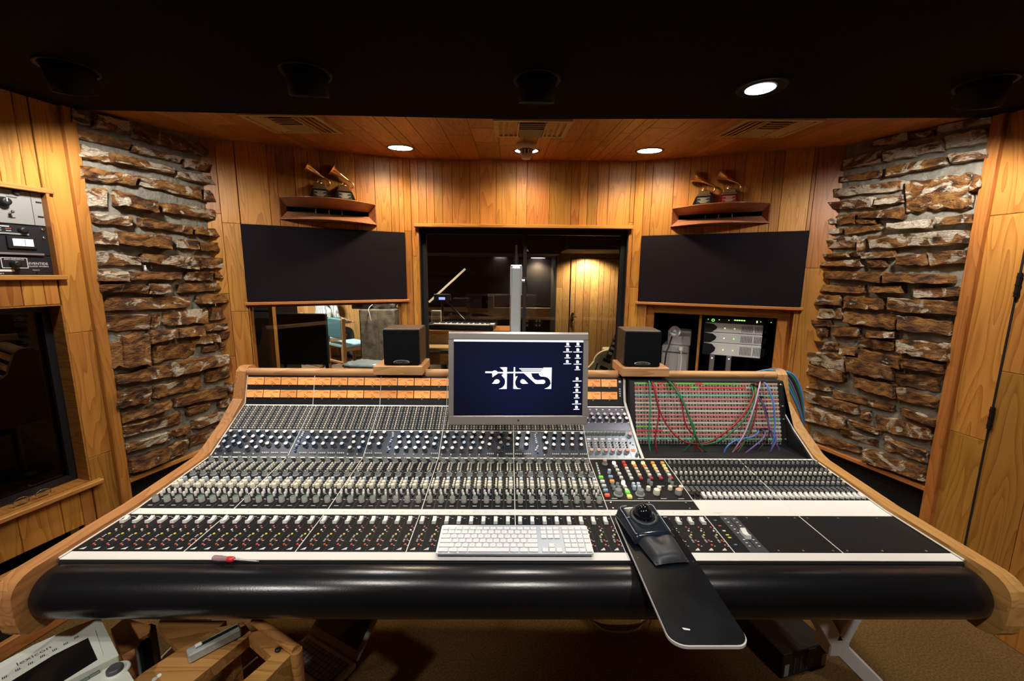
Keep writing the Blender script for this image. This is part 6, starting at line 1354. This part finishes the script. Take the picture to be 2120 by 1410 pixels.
# ================================================================== foreground below the armrest
def zpoly(pts, z): return [onz(x, y, z) for x, y in pts]
def zslab(pts, z, th, org):
    q = [p - org for p in zpoly(pts, z)]; q = [(p.x, p.y) for p in q]
    if sum(a[0] * b[1] - b[0] * a[1] for a, b in zip(q, q[1:] + q[:1])) < 0: q = q[::-1]
    return MB().prism(q, z - th, z)
# --- wooden rolling stand
SO = onz(470, 1350, 0); t = thing('wooden_stand', 'worn wooden remote-control stand under the armrest at left', 'stand', SO)
ZA = .50
def beam(pts, z, th, name, m=None, ch=.003):
    o = zslab(pts, z, th, SO).build(name, m or W_STAND, t); b = o.modifiers.new('b', 'BEVEL'); b.width = ch; b.segments = 2; b.limit_method = 'ANGLE'; return o
beam([(250, 1428), (300, 1390), (367, 1347), (452, 1299), (505, 1288), (521, 1311), (514, 1318), (398, 1412), (355, 1450)], ZA, .035, 'front_beam')
beam([(514, 1317), (522, 1309), (545, 1303), (598, 1340), (562, 1359)], ZA, .035, 'back_beam'); beam([(562, 1359), (590, 1346), (603, 1355), (545, 1415), (520, 1440), (470, 1440), (500, 1412)], ZA + .002, .10, 'end_beam')
beam([(326, 1298), (330, 1285), (470, 1285), (452, 1299), (387, 1339), (369, 1346)], ZA - .004, .02, 'corner_board'); beam([(600, 1310), (625, 1322), (604, 1340), (592, 1332)], ZA - .03, .02, 'outer_board')
a, b = onz(528, 1284, ZA + .012), onz(613, 1346, ZA + .012); MB().tube([a - SO, (a + b) / 2 - SO, b - SO], .014, 10).build('round_bar', W_STAND, t); pb = b - SO; MB().cyl(pb, (pb.x, pb.y, .05), .016, n=12).build('post', W_STAND, t)
beam([(229, 1303), (258, 1279), (312, 1295), (308, 1312), (246, 1345)], ZA, .022, 'shelf_board'); beam([(246, 1346), (310, 1313), (330, 1345), (300, 1392), (270, 1400)], ZA - .16, .02, 'inner_board', W_STAND)
q = onz(590, 1345, ZA + .004) - SO; MB().lathe([(.008, 0), (.008, .004), (.004, .006)], 12).build('knob', BLACK, t, Matrix.Translation((q.x - .02, q.y, ZA + .002)))
for x, y in ((329, 1399), (320, 1406)): q = onz(x, y, ZA) - SO; MB().lathe([(.006, 0), (.0055, .001)], 14).build('white_button', WHITEP, t, Matrix.Translation((q.x, q.y, ZA)))
q = onz(488, 1325, ZA) - SO; MB().lathe([(.004, 0), (.004, .0006)], 10).build('worn_screw', STEEL, t, Matrix.Translation((q.x, q.y, ZA)))
MB().tube(smooth_pts([onz(532, 1361, ZA - .03) - SO, onz(512, 1378, ZA - .06) - SO, onz(492, 1397, ZA - .12) - SO, onz(478, 1425, ZA - .18) - SO], 5), .0025, 6).build('bent_wire', STEEL, t)
for x, y in ((300, 1400), (470, 1300), (590, 1350), (520, 1420)):
    q = onz(x, y, ZA) - SO; MB().cbox((q.x, q.y, (ZA - .04) / 2), (.04, .04, ZA - .04), .003).build('leg', W_STAND, t)
# --- long grey slider remote let into the stand
GREYM = mat('worn_grey_metal', (.36, .37, .35), .45, noise=(30, .25)); c0, c1 = onz(391, 1349, .528), onz(500, 1293, .528); L_ = (c1 - c0).length; an = math.atan2(c1.y - c0.y, c1.x - c0.x)
t = thing('slider_remote', 'long worn grey metal slider box lying in the wooden stand', 'remote control', Matrix.Translation((c0.x, c0.y, ZA + .001)) @ Matrix.Rotation(an, 4, 'Z'))
MB().cbox((L_ / 2 - .004, 0, .014), (L_, .032, .028), .004).build('case', GREYM, t); MB().box((L_ * .52, .001, .0285), (L_ * .80, .010, .002)).build('slot', BLACKM, t); MB().cbox((.022, .001, .032), (.016, .010, .008), .002).build('slider_cap', WHITEP, t)
# --- black handset standing in the stand
h0 = onz(310, 1350, .42); t = thing('black_handset', 'glossy black handset with grey rim upright in wooden stand', 'handset', Matrix.Translation((h0.x, h0.y, ZA - .158)) @ RZ(28))
MB().cbox((0, 0, .075), (.030, .075, .15), .010).build('shell', BLK_L, t); MB().cbox((-.017, 0, .075), (.006, .079, .154), .003).build('rim', GREYP, t); MB().cbox((.0, 0, .09), (.032, .05, .02), .003).build('button_bar', BLACK, t)
# --- white effects remote
LX = mat('remote_cream', (.58, .60, .52), .45); LXP = mat('remote_inlay', (.52, .54, .48), .5); INKD = mat('dark_ink', (.04, .05, .05), .6)
zl = .565; A_, B_, C_ = onz(207, 1279, zl), onz(246, 1357, zl), onz(0, 1378, zl)
ux = (A_ - C_); ux.z = 0; ux.normalize(); uy = V((-ux.y, ux.x, 0)); ML = Matrix.Translation((A_.x, A_.y, zl - .03)) @ Matrix((( ux.x, uy.x, 0, 0), (ux.y, uy.y, 0, 0), (0, 0, 1, 0), (0, 0, 0, 1)))
t = thing('effects_remote', 'cream effects remote with black screen at lower left corner', 'remote control', ML)
IL = ML.inverted()
def lx(x, y, z=zl): p = IL @ onz(x, y, z); return (p.x, p.y)
def lslab(name, pts, z0, z1, m, ch=0):
    q = [lx(*p) for p in pts]
    if sum(a[0] * b[1] - b[0] * a[1] for a, b in zip(q, q[1:] + q[:1])) < 0: q = q[::-1]
    o = MB().prism(q, z0, z1).build(name, m, t)
    if ch: bb = o.modifiers.new('b', 'BEVEL'); bb.width = ch; bb.segments = 3; bb.limit_method = 'ANGLE'
    return o
lslab('head_case', [(207, 1278), (150, 1299), (70, 1335), (-10, 1378), (-90, 1425), (-60, 1470), (100, 1430), (246, 1357)], -.012, .030, LX, .003)
lslab('screen', [(182, 1321), (110, 1357), (26, 1409), (-30, 1440), (20, 1470), (130, 1411), (202, 1366)], .029, .0306, BLK_L)
lslab('inlay', [(166, 1310), (110, 1329), (50, 1355), (0, 1385), (-40, 1410), (-34, 1420), (20, 1400), (100, 1356), (170, 1321)], .029, .0304, LXP); lslab('screen_cove', [(184, 1320), (202, 1365), (214, 1357), (197, 1305)], .0298, .0312, mat('remote_cove', (.62, .64, .57), .4))
ang_t = math.degrees(math.atan2(0, 1)); mk = MB()
for x, y in ((158, 1320), (136, 1333), (113, 1346), (88, 1359), (63, 1374), (37, 1387), (9, 1403)):
    q = lx(x, y)
    for i in range(3): mk.box((q[0] - .003 + i * .003, q[1], .0307), (.0017, .0085, .0004))
    mk.box((q[0] + .006, q[1] - .003, .0307), (.001, .0015, .0004))
mk.build('key_marks', INKD, t, kind='stuff')
q = lx(72, 1357); Q_ = lx(95, 1345); R_ = lx(50, 1369); text_mb('lexicon', .021).build('name_print', INKD, t, T3(lx(71, 1359)[0], lx(71, 1359)[1] + .003, .0309) @ RZ(math.degrees(math.atan2(Q_[1] - R_[1], Q_[0] - R_[0]))))
lslab('lower_case', [(243, 1363), (266, 1385), (290, 1425), (240, 1480), (60, 1480), (120, 1432)], -.012, .020, LX, .003)
q = lx(238, 1388, zl - .005); kn = MB().lathe([(.017, 0), (.0165, .012), (.013, .0155), (.010, .0145), (.0, .0135)], 24).build('jog_knob', DKGREY, t, T3(q[0], q[1], .020)); MB().lathe([(.026, 0), (.024, .004), (.019, .0045)], 24).build('knob_collar', LX, t, T3(q[0] + .004, q[1] + .002, .020))
for x, y in ((196, 1397), (174, 1410)): q = lx(x, y, zl - .01); MB().cbox((q[0], q[1], .022), (.020, .010, .006), .002).build('soft_key', mat('slate_key', (.11, .13, .12), .5), t)
lslab('support_block', [(200, 1300), (60, 1360), (20, 1400), (80, 1420), (230, 1370)], -.50, -.0125, BLACK)
# --- open laptop on the floor
lp = onz(683, 1356, 0); t = thing('laptop', 'old open laptop lying in shadow on floor under console', 'laptop', Matrix.Translation((lp.x, lp.y, 0)) @ RZ(-28))
LPM = mat('laptop_silver', (.40, .39, .36), .5); MB().cbox((0, -.10, .014), (.29, .22, .026), .006).build('base', LPM, t); MB().box((0, -.06, .0275), (.25, .10, .003)).build('key_bed', DKGREY, t); kb = MB()
for r_ in range(5):
    for k in range(12): kb.box((-.11 + k * .02, -.10 + r_ * .02, .030), (.017, .017, .004))
kb.build('laptop_keys', mat('laptop_key', (.16, .15, .14), .6), t, kind='stuff'); MB().box((0, -.165, .0275), (.10, .05, .003)).build('touchpad', DKGREY, t)
sc_ = MB().cbox((0, .0, .10), (.29, .014, .20), .005).build('lid', LPM, t, T3(0, .015, .026) @ RX(-48)); MB().box((0, -.008, .105), (.25, .002, .15)).build('display', BLK_L, sc_)
# --- black carton by the leg
b0, b1 = onz(1616, 1407, 0), onz(1709, 1379, 0); an = math.atan2(b1.y - b0.y, b1.x - b0.x); Wb = (b1 - b0).length
t = thing('cardboard_box', 'black printed cardboard box on carpet beside console leg', 'box', Matrix.Translation((b0.x, b0.y, 0)) @ Matrix.Rotation(an, 4, 'Z'))
CARD = mat('black_card', (.012, .011, .011), .55); MB().cbox((Wb / 2, .24, .055), (Wb, .48, .11), .003).build('carton', CARD, t)
for k, (x_, w_, m) in enumerate(((.022, .022, PAPER), (Wb - .018, .022, PAPER))): MB().box((x_, -.001, .035), (w_, .002, .05)).build('sticker', mat('grey_sticker', (.30, .29, .27), .7), t)
for x_ in (.06, .09, .12): MB().box((x_, -.001, .05), (.004, .002, .07)).build('printed_line', DKGREY, t)
MB().box((Wb * .62, -.001, .06), (.035, .002, .09)).build('printed_patch', mat('brown_print', (.06, .05, .05), .6), t); MB().box((Wb * .5, .24, .1105), (.03, .46, .001)).build('tape', mat('dark_tape', (.035, .028, .022), .35), t)
# --- loops of cable under the desk
cc = onz(1275, 1279, 0); t = thing('coiled_cable', 'pale cable coiled in loops on dark floor under console', 'cable', (cc.x, cc.y, .004))
MB().tube([((.115 + .012 * math.sin(3 * a)) * math.cos(a) * (1 + .02 * a), (.09 + .01 * math.cos(2 * a)) * math.sin(a), .004 + .0016 * a) for a in [k * .26 for k in range(78)]], .004, 6).build('loops', mat('cable_pale', (.32, .31, .28), .6), t)
